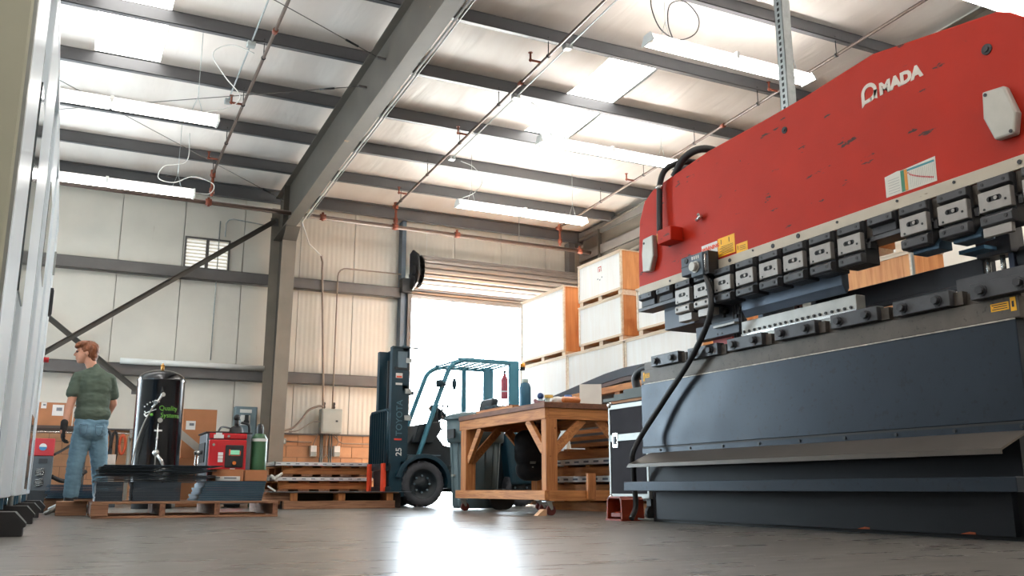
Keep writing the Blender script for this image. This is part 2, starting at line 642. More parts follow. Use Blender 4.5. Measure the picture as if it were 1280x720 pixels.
obj('roof_deck', MB().prism([(17.0, zr(17.0) + 0.34), (-6.3, zr(-6.3) + 0.34), (-6.3, zr(-6.3) + 0.38), (17.0, zr(17.0) + 0.38)], 'x', WX0 - 0.2, WX1 + 0.2), m_galv, ceiling)
for s in SKY_STRIPS:
    cuts = [s[2]] + sorted(p for p in PY if s[2] < p < s[3]) + [s[3]]
    for ya, yb in zip(cuts[:-1], cuts[1:]):
        obj('skylight', MB().prism([(ya, zr(ya) + 0.22), (yb, zr(yb) + 0.22), (yb, zr(yb) + 0.235), (ya, zr(ya) + 0.235)], 'x', s[0], s[1]), m_sky, ceiling)
for y in PY:
    z = zr(y)
    p = MB().box(WX0, WX1 - 0.1, y, y + 0.008, z, z + 0.205).box(WX0, WX1 - 0.1, y - 0.07, y + 0.004, z, z + 0.008)
    p.box(WX0, WX1 - 0.1, y - 0.07, y - 0.062, z, z + 0.025).box(WX0, WX1 - 0.1, y, y + 0.07, z + 0.197, z + 0.205)
    obj('purlin', p, m_purlin, ceiling)
# insulation seams: slightly proud tapes running up the slope
for x in (-1.1, 1.95, 4.4, 5.6, 8.0):
    t = MB()
    for i in range(len(yl) - 1):
        ya, yb = yl[i], yl[i + 1]
        t.add([(x - 0.04, ya, roof_z(ya) - 0.004), (x + 0.04, ya, roof_z(ya) - 0.004), (x + 0.04, yb, roof_z(yb) - 0.004), (x - 0.04, yb, roof_z(yb) - 0.004)], [(0, 1, 2, 3)], True)
    obj('seam_tape', t, m_roof, ceiling)


# ------------------------------------------------------------------ frame: rafters and columns
def frame(xc, half, label_r, label_c, bolts=True):
    def zb(y):
        return 5.15 + 0.0592 * (8.0 - y)
    r = thing('steel_rafter', label_r, 'roof beam', (xc, 8, zb(8)))
    y0, y1 = -5.9, 16.3
    obj('web', MB().prism([(y0, zb(y0)), (y1, zb(y1)), (y1, zr(y1) - 0.02), (y0, zr(y0) - 0.02)], 'x', xc - 0.006, xc + 0.006), m_rafter, r)
    for nm, fz, t in (('bottom_flange', zb, -0.014), ('top_flange', lambda y: zr(y) - 0.02, 0.014)):
        obj(nm, MB().prism([(y0, fz(y0)), (y1, fz(y1)), (y1, fz(y1) + t), (y0, fz(y0) + t)], 'x', xc - half, xc + half), m_rafter, r)
    st = MB()
    for y in (15.55,):
        st.box(xc - half, xc + half, y, y + 0.012, zb(y), zr(y) - 0.02)
    obj('stiffener', st, m_rafter, r)
    for y in (15.1, 12.35, 9.45, 6.5):
        for s in (1,):
            obj('flange_brace', MB().beam((xc + s * half * 0.9, y, zb(y) + 0.02), (xc + s * 0.45, y + 0.01, zr(y) + 0.03), 0.045, 0.006).beam((xc + s * half * 0.9, y - 0.02, zb(y) + 0.02), (xc + s * 0.45, y - 0.02, zr(y) + 0.03), 0.006, 0.045), m_rafter, r)
    xr = xc
    xc = xc + 0.05
    c = thing('steel_column', label_c, 'column', (xc, 16.0, 0))
    yf = 15.62
    ch = half + 0.02
    obj('web', MB().prism([(yf + 0.25, 0), (16.45, 0), (16.45, 5.3), (yf, 5.3), (yf, 4.55)], 'x', xc - 0.006, xc + 0.006), m_rafter, c)
    obj('flange', MB().prism([(yf + 0.22, 0.0), (yf, 4.50), (yf + 0.014, 4.50), (yf + 0.234, 0.0)], 'x', xc - ch, xc + ch), m_col, c)
    obj('flange', MB().box(xc - ch - 0.05, xc + ch, 16.45, 16.464, 0, 5.3), m_col, c)
    obj('haunch', MB().prism([(yf, 4.50), (yf - 0.28, zb(yf) - 0.005), (yf - 0.26, zb(yf) - 0.005), (yf + 0.02, 4.50)], 'x', xc - ch, xc + ch), m_rafter, c)
    obj('base_plate', MB().box(xc - 0.17, xc + 0.17, yf + 0.12, 16.55, 0, 0.02), m_steel, c)
    return r, c


frame(3.2, 0.10, 'dark grey steel rafter crossing the middle of the ceiling', 'grey steel column on the far wall under the rafter')
frame(9.60, 0.10, 'dark grey steel rafter along the right wall above the red machine', 'grey steel column in the far right corner behind the crates')

# door jambs and roll-up door
door = obj('door_1', MB().box(5.62, 5.70, 16.50, 16.82, 0, 5.4).box(5.70, 5.79, 16.56, 16.82, 0, 4.05), mat('blue_grey_jamb', lin(88, 104, 118), 0.5, var=0.1), kind='structure')
obj('right_jamb', MB().box(9.36, 9.50, 16.50, 16.82, 0, 5.4), m_steel, door)
obj('guide_track', MB().box(5.75, 5.83, 16.46, 16.54, 0, 3.95), m_steel, door)
m_slat = mat('roller_door_slat', lin(150, 145, 141), 0.36, 0.5, var=0.06, scale=3)
nsl = 18
for i in range(nsl):                                   # slats wound on the barrel
    a = 2 * PI * i / nsl
    r = 0.30 + 0.03 * i / nsl
    R = Matrix.Rotation(-a, 3, 'X')
    cy, cz = 16.26, 4.36
    w = 2 * PI * r / nsl
    s = MB()
    prof = [(-w / 2 * 0.99, -0.035), (-w / 2 * 0.86, -0.030), (-w / 2 * 0.74, 0.004), (-w / 5, 0.014), (w / 5, 0.014), (w / 2 * 0.74, 0.004), (w / 2 * 0.86, -0.030), (w / 2 * 0.99, -0.035)]
    pts = []
    for u, h in prof:
        pts.append((cy - math.sin(a) * (r + h) + math.cos(a) * u, cz + math.cos(a) * (r + h) + math.sin(a) * u))
    for u, h in reversed(prof):
        pts.append((cy - math.sin(a) * (r + h - 0.01) + math.cos(a) * u, cz + math.cos(a) * (r + h - 0.01) + math.sin(a) * u))
    s.prism(pts, 'x', 5.90, 9.40)
    obj('slat', s, m_slat, door)
for i in range(4):                                     # slats hanging down to the head of the opening
    z = 4.36 - 0.10 * i
    s = MB().prism([(16.590, z), (16.588, z - 0.012), (16.560, z - 0.022), (16.550, z - 0.048), (16.560, z - 0.078), (16.588, z - 0.088), (16.590, z - 0.098), (16.60, z - 0.098), (16.60, z)], 'x', 5.80, 9.38)
    obj('slat', s, m_slat, door)
obj('bottom_bar', MB().box(5.80, 9.38, 16.55, 16.61, 3.88, 3.965), m_slat, door)
br = MB().prism([(16.0, 4.30), (16.10, 4.10), (16.40, 4.0), (16.55, 4.2), (16.55, 4.75), (16.38, 4.80), (16.1, 4.66)], 'x', 5.80, 5.83)
br.cyl((5.74, 16.26, 4.36), (5.90, 16.26, 4.36), 0.10, 14).cyl((5.76, 16.30, 4.12), (5.80, 16.30, 4.12), 0.13, 16)
obj('barrel_bracket', br, m_black, door)
obj('motor_box', MB().box(5.60, 5.80, 16.36, 16.56, 3.95, 4.22), m_black, door)
ch = MB()
for k in range(40):
    ch.box(5.985, 5.995, 16.13, 16.137, 4.2 + k * 0.027, 4.2 + k * 0.027 + 0.02)
tag(obj('pull_chain', ch, m_white, None, (5.99, 16.13, 4.2)), 'thin white pull chain hanging in front of the roller door barrel', 'chain')
# ------------------------------------------------------------------ ceiling services
def branch(x, y0, y1, label, heads, drop=True):
    t = thing('sprinkler_pipe', label, 'pipe', (x, 12.0, zr(12.0) - 0.2), group='sprinkler branch pipes under the roof')
    zp = lambda y: zr(y) - 0.20
    obj('pipe', MB().cyl((x, y0, zp(y0)), (x, y1, zp(y1)), 0.021, 10), m_pipe, t)
    for y in heads:
        h = MB().cyl((x, y, zp(y)), (x - 0.16, y, zp(y)), 0.016, 8).cyl((x - 0.16, y, zp(y) - 0.02), (x - 0.16, y, zp(y) + 0.10), 0.014, 8)
        h.cyl((x - 0.16, y, zp(y) + 0.10), (x - 0.16, y, zp(y) + 0.105), 0.03, 10).ball((x - 0.16, y, zp(y)), 0.024, 8, 6)
        obj('sprinkler_head', h, m_redpipe, t)
    for p in PY:
        if y0 < p - 0.1 < y1:
            y = p - 0.035
            obj('hanger_rod', MB().cyl((x, y, zp(y)), (x, y, zr(y) + 0.06), 0.006, 6).cyl((x, y - 0.012, zp(y)), (x, y + 0.012, zp(y)), 0.028, 10), m_black, t)
    for y in (10.2, 6.2):
        if y0 < y < y1:
            obj('coupling', MB().cyl((x, y - 0.04, zp(y)), (x, y + 0.04, zp(y)), 0.032, 10), m_redpipe, t)
    if drop:
        ye = y1 - 0.03
        d = MB().cyl((x, ye, zp(ye)), (x, ye, 4.93), 0.024, 10).cyl((x, ye, zp(ye) - 0.07), (x, ye, zp(ye) + 0.05), 0.042, 10).cyl((x, ye, 4.98), (x, ye, 5.06), 0.042, 10)
        d.cyl((x, ye, zp(ye)), (x, ye + 0.12, zp(ye)), 0.036, 10)
        obj('riser', d, m_redpipe, t)
    return t


branch(1.82, -5.5, 15.05, 'dark sprinkler branch pipe with rusty heads nearest the white cabinet', (14.4, 12.3, 9.1))
branch(5.08, -5.5, 15.35, 'dark sprinkler branch pipe with rusty heads right of the middle rafter', (14.7, 12.0, 9.6))
branch(8.46, -5.5, 15.30, 'dark sprinkler branch pipe over the red machine, rightmost of the three branches', (15.0, 12.6, 9.0, 6.3))

t = thing('sprinkler_main', 'long rusty brown sprinkler main running along the far wall under the eave', 'pipe', (3.0, 15.4, 4.93))
obj('pipe', MB().cyl((-8, 15.35, 4.95), (9.2, 15.35, 4.89), 0.038, 12), m_pipe, t)
for x in (3.35, 3.75, 6.3, 8.95, 1.82, 5.08):
    obj('coupling', MB().cyl((x - 0.05, 15.35, 4.93 - 0.004 * x), (x + 0.05, 15.35, 4.93 - 0.004 * x), 0.055, 12).cyl((x, 15.35, 4.85), (x, 15.35, 5.0), 0.022, 8), m_redpipe, t)
obj('hanger', MB().box(3.28, 3.32, 15.30, 15.40, 4.93, 5.12).box(3.2, 3.42, 15.31, 15.39, 5.10, 5.13).cyl((3.3, 15.35, 4.82), (3.3, 15.35, 5.1), 0.04, 10), m_redpipe, t)
obj('support_rod', MB().cyl((7.6, 15.35, 4.9), (7.6, 15.35, zr(15.35)), 0.006, 6), m_galv, t)


def lamp(x0, y, z, label, cord=0, length=2.44, tubes=2):
    """eight-foot fluorescent strip hung on chains"""
    t = thing('fluorescent_light', label, 'light', (x0, y, z), group='fluorescent strips under the roof')
    x1 = x0 + length
    prof = [(y - 0.05, z + 0.02), (y - 0.05, z + 0.085), (y + 0.05, z + 0.085), (y + 0.05, z + 0.02), (y + 0.03, z), (y - 0.03, z)]
    obj('housing', MB().prism(prof, 'x', x0, x1), m_white, t)
    for e, xe in enumerate((x0, x1)):
        obj('end_cap', MB().prism([(y - 0.125, z - 0.03), (y - 0.065, z + 0.09), (y + 0.065, z + 0.09), (y + 0.125, z - 0.03)], 'x', xe - 0.012, xe + 0.012), m_white, t)
    xm = (x0 + x1) / 2
    obj('center_bracket', MB().box(xm - 0.02, xm + 0.02, y - 0.12, y + 0.12, z - 0.005, z + 0.085), m_white, t)
    for yy in (y - 0.085, y + 0.085):
        for xa, xb in ((x0 + 0.02, xm - 0.02), (xm + 0.02, x1 - 0.02)):
            obj('tube', MB().cyl((xa, yy, z + 0.005), (xb, yy, z + 0.005), 0.028, 10), m_glow if x0 > 2 else m_glow_dim, t)
    for xe in (x0 + 0.25, x1 - 0.25):
        zt = roof_z(y)
        c = MB().cyl((xe - 0.07, y, z + 0.075), (xe, y, z + 0.30), 0.004, 5).cyl((xe + 0.07, y, z + 0.075), (xe, y, z + 0.30), 0.004, 5).cyl((xe, y, z + 0.30), (xe, y, zt), 0.004, 5)
        obj('hanging_wire', c, m_galv, t)
    return t


l1 = lamp(-1.07, 11.25, 4.72, 'lit fluorescent strip beside the white cabinet, upper of the two at left')
l2 = lamp(-0.99, 14.10, 4.62, 'lit fluorescent strip with white looped cord below the eave, lower left')
l3 = lamp(5.65, 8.05, 5.30, 'bright fluorescent strip with black coiled cord above the red machine')
l4 = lamp(5.96, 11.35, 5.30, 'lit fluorescent strip in front of the skylight, ending behind the red machine')
l5 = lamp(5.52, 13.45, 4.85, 'lit fluorescent strip near the roller door, farthest on the right side')
l6 = lamp(7.15, 5.25, 4.90, 'lit fluorescent strip in the top right corner over the red machine')
# unseen fill lights added out of frame, standing in for further strips
for x, y, z in ((-1.05, 7.6, 4.7), (-1.05, 3.6, 4.7), (-1.05, -0.5, 4.7), (5.7, 1.6, 4.9), (5.7, -2.0, 4.9), (2.2, 0.6, 4.9), (-5.2, 7.5, 4.7)):
    up = 90 if x < 0 else 420
    area_light('fill_light', (x + 1.2, y, z), (0, 0, 0), 2.4, 0.2, 40, (1.0, 0.97, 0.93))
    area_light('fill_light', (x + 1.2, y, z + 0.02), (PI, 0, 0), 2.4, 0.2, up, (1.0, 0.97, 0.93))      # upward fill, added to brighten the roof


def loop(c, r, n, a0, a1, tilt=(1, 0)):
    return [(c[0] + r * math.cos(a0 + (a1 - a0) * i / n), c[1] + 0.03 * math.sin(7 * i / n), c[2] + r * math.sin(a0 + (a1 - a0) * i / n)) for i in range(n + 1)]


def cord(name, label, pts, r, m, cat='cord', n=8):
    return tag(obj(name, MB().tube(pts, r, n), m, None, pts[0]), label, cat)


def spline(pts, n=8):
    """Catmull-Rom through the points"""
    P = [Vector(p) for p in pts]
    P = [2 * P[0] - P[1]] + P + [2 * P[-1] - P[-2]]
    out = []
    for i in range(1, len(P) - 2):
        for k in range(n):
            t = k / n
            a, b, c, d = P[i - 1:i + 3]
            out.append(0.5 * ((2 * b) + (c - a) * t + (2 * a - 5 * b + 4 * c - d) * t * t + (3 * b - a - 3 * c + d) * t ** 3))
    out.append(P[-2])
    return out


cord('lamp_cord', 'thin black power cord coiled in a loop above the bright light strip',
     spline([(5.72, 8.05, 6.0), (5.72, 8.05, 5.72), (5.85, 8.05, 5.48), (6.1, 8.05, 5.42), (6.34, 8.05, 5.56), (6.40, 8.06, 5.78), (6.22, 8.07, 5.95), (6.0, 8.07, 5.86), (5.95, 8.06, 5.60), (6.02, 8.05, 5.37)]), 0.007, m_black)
cord('lamp_cord', 'white power cord in two loose loops beside the lower left light strip',
     spline([(1.32, 14.1, 5.6), (1.31, 14.1, 5.15), (1.0, 14.1, 5.02), (0.93, 14.1, 4.82), (1.15, 14.1, 4.78), (1.42, 14.12, 4.92), (1.72, 14.1, 4.84), (1.68, 14.1, 4.68), (1.46, 14.1, 4.66)]), 0.007, m_white)
cord('lamp_cord', 'white cord curling from the junction box to the upper left light strip',
     spline([(1.72, 11.0, 5.62), (1.45, 11.1, 5.72), (1.25, 11.2, 5.60), (1.42, 11.25, 5.35), (1.62, 11.25, 5.12), (1.5, 11.25, 4.95), (1.2, 11.25, 4.82)]), 0.007, m_white)
cord('lamp_cord', 'pale cord curling down beside the sprinkler pipe near the eave',
     spline([(5.55, 13.4, 5.6), (5.8, 13.4, 5.52), (5.95, 13.42, 5.30), (5.8, 13.42, 5.08), (5.62, 13.44, 4.98), (5.6, 13.45, 4.9)]), 0.006, m_galv)
cord('lamp_cord', 'coiled cord hanging in front of the right skylight',
     spline([(5.55, 11.35, 5.95), (5.9, 11.35, 5.85), (6.05, 11.35, 5.62), (6.2, 11.35, 5.42), (6.45, 11.35, 5.45), (6.55, 11.36, 5.62), (6.42, 11.37, 5.78), (6.22, 11.37, 5.72), (6.12, 11.36, 5.52), (6.2, 11.35, 5.38)]), 0.006, m_galv)

# galvanised conduits under the purlins with junction boxes
def conduit(label, pts, boxes, r=0.011, m=None):
    t = thing('conduit', label, 'conduit', pts[0])
    obj('tube', MB().tube(pts, r, 8), m or m_galv, t)
    for b in boxes:
        obj('junction_box', MB().box(b[0] - 0.05, b[0] + 0.05, b[1] - 0.05, b[1] + 0.05, b[2] - 0.03, b[2] + 0.03), m_galv, t, bev=0.004)
    return t


zc = lambda y: zr(y) - 0.03
conduit('galvanised conduit left of the sprinkler pipe, ending in a small box', [(1.66, -5.5, zc(-5.5)), (1.66, 12.6, zc(12.6))], [(1.66, 12.6, zc(12.6) - 0.02), (1.66, 10.9, zc(10.9) - 0.02)])
conduit('galvanised conduit running beside the second sprinkler pipe', [(5.35, -5.5, zc(-5.5)), (5.35, 13.3, zc(13.3))], [(5.35, 13.3, zc(13.3)), (5.35, 10.9, zc(10.9)), (5.35, 9.4, zc(9.4))])
zf = lambda y: 5.15 + 0.0592 * (8 - y) + 0.02
conduit('pale conduit following the right edge of the middle rafter', [(3.36, -5.5, zf(-5.5)), (3.36, 15.2, zf(15.2)), (3.40, 15.4, 4.80), (3.75, 16.3, 4.66), (4.02, 16.45, 4.50)], [], 0.014, m_white)
conduit('second thin conduit along the right edge of the middle rafter', [(3.42, -5.5, zf(-5.5) + 0.03), (3.42, 15.1, zf(15.1) + 0.03)], [], 0.009, m_galv)

m_cond = mat('painted_conduit', lin(150, 136, 124), 0.5, 0.2, var=0.1)
conduit('vertical conduit with a bent top dropping to the grey panel', [(4.02, 16.46, 4.52), (4.06, 16.47, 4.38), (4.06, 16.47, 4.2), (4.17, 16.47, 2.2), (4.19, 16.47, 1.66)], [], 0.02, m_cond)
conduit('second vertical conduit, turning right towards the roller door at its top', [(4.36, 16.47, 1.64), (4.36, 16.47, 4.15)] + [(4.36 + 0.16 * (1 - math.cos(a)), 16.47, 4.15 + 0.16 * math.sin(a)) for a in (0.4, 0.8, 1.2, 1.57)] + [(5.6, 16.47, 4.31)], [], 0.014, m_cond)

# wall X-bracing of angle steel
for lab, a, b in (('grey angle brace rising to the right towards the column', (-0.6, 16.30, 2.22), (3.12, 16.30, 5.02)), ('grey angle brace falling to the right behind the worker', (-0.9, 16.36, 3.36), (1.02, 16.36, 1.85))):
    mid = ((Vector(a) + Vector(b)) / 2)
    t = thing('diagonal_brace', lab, 'brace', tuple(mid))
    obj('angle_leg', MB().beam(a, b, 0.008, 0.09), m_rafter, t)
    obj('angle_leg', MB().beam(Vector(a) + Vector((0, -0.04, 0.04)), Vector(b) + Vector((0, -0.04, 0.04)), 0.08, 0.008), m_rafter, t)
    obj('gusset', MB().box(b[0] - 0.07, b[0] + 0.07, 16.38, 16.39, b[2] - 0.07, b[2] + 0.07), m_steel, t)
# rod bracing under the roof
for lab, a, b in (('thin steel tie rod crossing the left roof bay towards the far left', (3.1, 11.0, 5.45), (-3.0, 15.2, 5.38)), ('thin steel tie rod crossing the left roof bay from upper left', (3.1, 10.2, 5.5), (-3.5, 6.8, 5.72)),
                  ('thin steel tie rod running from the left roof bay to the column head', (3.1, 15.7, 5.25), (-2.2, 11.0, 5.55))):
    t = thing('tie_rod', lab, 'rod', a)
    obj('rod', MB().cyl(a, b, 0.006, 6), m_steel, t)
    d = (Vector(b) - Vector(a)).normalized()
    obj('turnbuckle', MB().cyl(Vector(a) + d * 0.35, Vector(a) + d * 0.55, 0.013, 8), m_black, t)
    obj('end_plate', MB().box(a[0] - 0.02, a[0] + 0.09, a[1] - 0.015, a[1] + 0.015, a[2] - 0.015, a[2] + 0.015), m_steel, t)

# slotted strut rising behind the red machine
t = thing('slotted_strut', 'galvanised slotted steel strut rising behind the red machine to the roof', 'strut', (5.2, 5.4, 0))
sx, sy = 5.2, 5.42
s = MB().box(sx - 0.045, sx - 0.041, sy - 0.045, sy + 0.045, 0, 5.98).box(sx - 0.045, sx + 0.045, sy + 0.041, sy + 0.045, 0, 5.98).box(sx - 0.045, sx + 0.045, sy - 0.045, sy - 0.041, 0, 5.98)
obj('channel', s, m_galv, t)
sl = MB()
for k in range(110):
    sl.box(sx - 0.0465, sx - 0.0448, sy - 0.012, sy + 0.012, 0.1 + k * 0.053, 0.1 + k * 0.053 + 0.03)
tag(obj('slots', sl, m_black, t), kind='stuff')

# ------------------------------------------------------------------ electrical gear on the far wall
m_egrey = mat('electrical_grey', lin(168, 172, 166), 0.5, 0.1, var=0.06)
t = thing('breaker_panel', 'grey breaker panel on the far wall right of the column', 'electrical panel', (4.4, 16.5, 1.22))
obj('body', MB().box(4.15, 4.53, 16.40, 16.60, 1.225, 1.665), m_egrey, t, bev=0.006)
obj('cover', MB().box(4.17, 4.51, 16.388, 16.40, 1.245, 1.645), m_egrey, t, bev=0.004)
obj('latch', MB().box(4.41, 4.45, 16.378, 16.388, 1.43, 1.46), m_black, t)
for x in (4.22, 4.40):
    obj('conduit_clamp', MB().box(x - 0.015, x + 0.015, 16.50, 16.53, 1.67, 1.79).cyl((x, 16.49, 1.70), (x, 16.53, 1.70), 0.02, 8).cyl((x, 16.49, 1.76), (x, 16.53, 1.76), 0.02, 8), m_black, t)
for k, x in enumerate((4.20, 4.23, 4.36, 4.40)):
    obj('feeder_conduit', MB().cyl((x, 16.58, 0.0), (x, 16.58, 1.225), 0.014, 8), mat('dark_conduit', lin(96, 104, 104), 0.4, 0.4), t)
for k, x in enumerate((4.29, 4.32)):
    obj('feeder_conduit', MB().tube(spline([(x, 16.58, 1.22), (x + 0.02 - 0.04 * k, 16.58, 0.9), (x - 0.05 + 0.1 * k, 16.58, 0.75), (x, 16.58, 0.5)]), 0.008, 6), m_cond, t)
for lab, x in (('white switch box on the block wall left of the feeder conduits', 4.07), ('white switch box on the block wall right of the feeder conduits', 4.50)):
    t = thing('switch_box', lab, 'switch box', (x, 16.6, 0.78))
    obj('body', MB().box(x - 0.055, x + 0.055, 16.54, 16.645, 0.82, 1.01), m_white, t, bev=0.006)
    obj('lower_cover', MB().box(x - 0.05, x + 0.05, 16.53, 16.54, 0.83, 0.90), m_egrey, t)
    obj('whip', MB().tube(spline([(x, 16.6, 1.01), (x + 0.03, 16.6, 1.1), (x + 0.08 * (1 if x < 4.3 else -1), 16.6, 1.22)]), 0.008, 6), m_cond, t)
t = thing('outlet_box', 'small grey outlet box on the block wall beside the column', 'electrical box', (3.52, 16.6, 1.03))
obj('body', MB().box(3.49, 3.58, 16.57, 16.645, 1.03, 1.13), m_egrey, t, bev=0.006)
obj('cover', MB().cyl((3.535, 16.57, 1.08), (3.535, 16.56, 1.08), 0.025, 10), m_white, t)
conduit('thin conduit running along the block wall from the outlet box', [(3.58, 16.62, 1.075), (4.05, 16.62, 1.075)], [], 0.010, m_cond)
conduit('thin conduit running along the block wall to the right of the panel', [(4.50, 16.62, 1.2), (4.54, 16.62, 1.10), (4.62, 16.62, 1.06), (5.5, 16.62, 1.06)], [], 0.010, m_cond)
cord('flexible_conduit', 'thick grey flexible conduit curving from the panel down to the left', spline([(4.20, 16.46, 1.70), (4.10, 16.46, 1.71), (3.92, 16.46, 1.62), (3.80, 16.46, 1.45), (3.66, 16.46, 1.31), (3.50, 16.46, 1.26), (3.36, 16.50, 1.25)]), 0.02, m_cond, 'conduit')
cord('flexible_conduit', 'thinner grey flexible conduit leaving the side of the panel', spline([(4.15, 16.48, 1.43), (4.03, 16.48, 1.43), (3.90, 16.48, 1.36), (3.76, 16.48, 1.27), (3.6, 16.5, 1.24)]), 0.011, m_cond, 'conduit')
t = thing('disconnect_box', 'blue grey electrical disconnect box on the wall left of the column', 'electrical box', (2.83, 16.5, 1.1))
obj('body', MB().box(2.64, 3.02, 16.42, 16.60, 1.10, 1.65), mat('blue_grey_box', lin(118, 138, 146), 0.4, 0.2), t, bev=0.008)
obj('door', MB().box(2.66, 3.00, 16.405, 16.42, 1.12, 1.63), MATS['blue_grey_box'], t, bev=0.004)
obj('nameplate', MB().box(2.74, 2.90, 16.398, 16.405, 1.33, 1.50), m_label, t)
obj('label_strip', MB().box(2.72, 2.92, 16.398, 16.405, 1.54, 1.60), m_label, t)
obj('handle', MB().cyl((2.83, 16.405, 1.38), (2.83, 16.34, 1.38), 0.045, 10).box(2.80, 2.86, 16.33, 16.36, 1.36, 1.50), m_black, t)
t = thing('pvc_pipe', 'white plastic pipe lying along the lower wall girt behind the tank', 'pipe', (1.9, 16.4, 2.24))
obj('tube', MB().cyl((0.74, 16.47, 2.335), (3.10, 16.47, 2.335), 0.05, 12), m_white, t)
conduit('thin wall conduit dropping from the eave past the louvre', [(2.2, 16.62, 4.98), (2.2, 16.62, 2.45)], [], 0.010, m_galv)
conduit('thin wall conduit bending right under the sprinkler main', [(2.30, 16.62, 4.7), (2.30, 16.62, 4.95), (2.35, 16.62, 5.02), (2.43, 16.62, 5.05), (3.05, 16.62, 5.0)], [], 0.010, m_galv)
# ------------------------------------------------------------------ press brake
def pt(p, a, b):
    return p


m_pred = mat('press_red_paint', lin(170, 36, 16), 0.50, spec=0.2, var=0.08, scale=2.5, bump=0.06, bscale=120, wear=lin(66, 44, 40), wear_scale=11.0, wear_at=(0.655, 0.68), wear_stretch=(1, 0.45, 1.7), detail=5)
m_pblue = mat('press_blue_black_paint', lin(30, 40, 51), 0.38, 0.42, spec=0.45, var=0.16, scale=2.0, rvar=0.10, wear=lin(26, 32, 40), wear_scale=26, wear_at=(0.58, 0.66), bump=0.04)
m_pbase = mat('press_base_paint', lin(27, 31, 38), 0.5, 0.1, var=0.16, scale=2.0, spec=0.3)
m_pdark = mat('press_dark_steel', lin(46, 47, 51), 0.45, 0.3, var=0.14, scale=10, rvar=0.08)
m_bed = mat('ground_bed_steel', lin(84, 78, 72), 0.5, 0.4, var=0.15, scale=9, wear=lin(66, 60, 56), wear_scale=40, wear_at=(0.6, 0.66))
m_cream = mat('worn_cream_strip', lin(196, 186, 168), 0.55, var=0.08, scale=5, wear=lin(120, 100, 86), wear_scale=16, wear_at=(0.68, 0.72), wear_stretch=(1, 0.4, 2))
m_hold = mat('machined_holder_steel', lin(150, 146, 142), 0.42, 0.35, var=0.10, scale=14)
m_hdark = mat('blued_clamp_steel', lin(68, 69, 72), 0.42, 0.4, var=0.12, scale=14)
m_alub = mat('cast_aluminium_cover', lin(178, 176, 168), 0.5, 0.35, var=0.08, scale=8, bump=0.05)
m_ctl = mat('control_box_grey_blue', lin(82, 94, 104), 0.45, 0.1, var=0.1)
m_yel = mat('yellow_sticker', lin(246, 184, 30), 0.55, var=0.06)

press = thing('press_brake', 'large red and blue-black press brake filling the right side of the shop', 'machine', (4.6, 4.6, 0))
XF = 4.20
# ram with arched top
prof = [(6.235, 1.815), (6.235, 2.10), (6.20, 2.45), (6.12, 2.60), (6.00, 2.665), (5.83, 2.69), (5.25, 2.755), (4.6, 2.77), (4.23, 2.785), (3.65, 2.83), (2.93, 2.715), (2.83, 2.70), (2.76, 2.66), (2.69, 2.60), (2.60, 2.40), (2.58, 1.815)]
obj('ram', MB().prism(prof, 'x', XF, XF + 0.07), m_pred, press, bev=0.012, seg=2)
obj('ram_strip', MB().prism([(6.215, 1.818), (6.215, 1.886), (2.55, 1.886), (2.55, 1.818)], 'x', XF - 0.012, XF + 0.001), m_cream, press, bev=0.002)
for y, z, r in ((5.78, 1.850, 0.010), (5.05, 1.852, 0.014), (4.80, 1.866, 0.008), (4.60, 1.850, 0.016), (4.36, 1.86, 0.016), (4.02, 1.862, 0.009), (3.56, 1.866, 0.008), (3.18, 1.862, 0.009), (2.80, 1.852, 0.012)):
    obj('strip_screw', MB().cyl((XF - 0.017, y, z), (XF - 0.010, y, z), r, 10), m_pdark, press)
for y, z, r in ((4.43, 2.62, 0.024), (2.91, 2.517, 0.030), (5.905, 2.50, 0.024)):
    h = obj('ram_bolt', MB().cyl((XF - 0.006, y, z), (XF + 0.002, y, z), r, 16), m_black, press)
    obj('bolt_head', MB().cyl((XF - 0.012, y, z), (XF - 0.006, y, z), r * 0.5, 6), m_pdark, h)
# bosses bolted to the ram
def cover(poly, x0, x1, screws):
    c = obj('ram_cover_plate', MB().prism(poly, 'x', x0, x1), m_alub, press, bev=0.012, seg=2)
    for y, z in screws:
        obj('screw', MB().cyl((x0 - 0.004, y, z), (x0 + 0.001, y, z), 0.010, 8), m_pdark, c)


cover([(2.935, 2.275), (2.81, 2.262), (2.76, 2.10), (2.785, 1.99), (2.895, 1.995), (2.945, 2.13)], XF - 0.05, XF, [(2.915, 2.25), (2.80, 2.01)])
cover([(6.09, 2.262), (5.95, 2.268), (5.945, 2.09), (6.00, 1.975), (6.105, 1.985), (6.11, 2.14)], XF - 0.05, XF, [(6.07, 2.22)])
# red connector block with hose
obj('connector_block', MB().box(XF - 0.12, XF, 5.60, 5.78, 2.13, 2.245), m_pred, press, bev=0.006)
for y in (5.79, 5.83):
    obj('brass_fitting', MB().cyl((XF - 0.07, y, 2.19), (XF - 0.07, y - 0.04, 2.20), 0.022, 10).cyl((XF - 0.07, y, 2.17), (XF - 0.07, y, 2.24), 0.016, 8), mat('brass', lin(190, 140, 70), 0.35, 0.8), press)
obj('hydraulic_hose', MB().tube(spline([(XF - 0.06, 5.83, 2.22), (XF - 0.05, 5.835, 2.45), (XF - 0.045, 5.82, 2.66), (XF - 0.02, 5.77, 2.77), (XF + 0.06, 5.68, 2.81), (XF + 0.2, 5.60, 2.80), (XF + 0.45, 5.55, 2.72)]), 0.024, 10), m_black, press)
obj('hydraulic_hose', MB().tube(spline([(XF + 0.02, 5.72, 2.70), (XF + 0.05, 5.60, 2.83), (XF + 0.12, 5.45, 2.86), (XF + 0.3, 5.35, 2.80)]), 0.03, 10), m_black, press)
obj('hose_clamp', MB().cyl((XF - 0.047, 5.83, 2.615), (XF - 0.046, 5.828, 2.645), 0.03, 10), m_chrome, press)
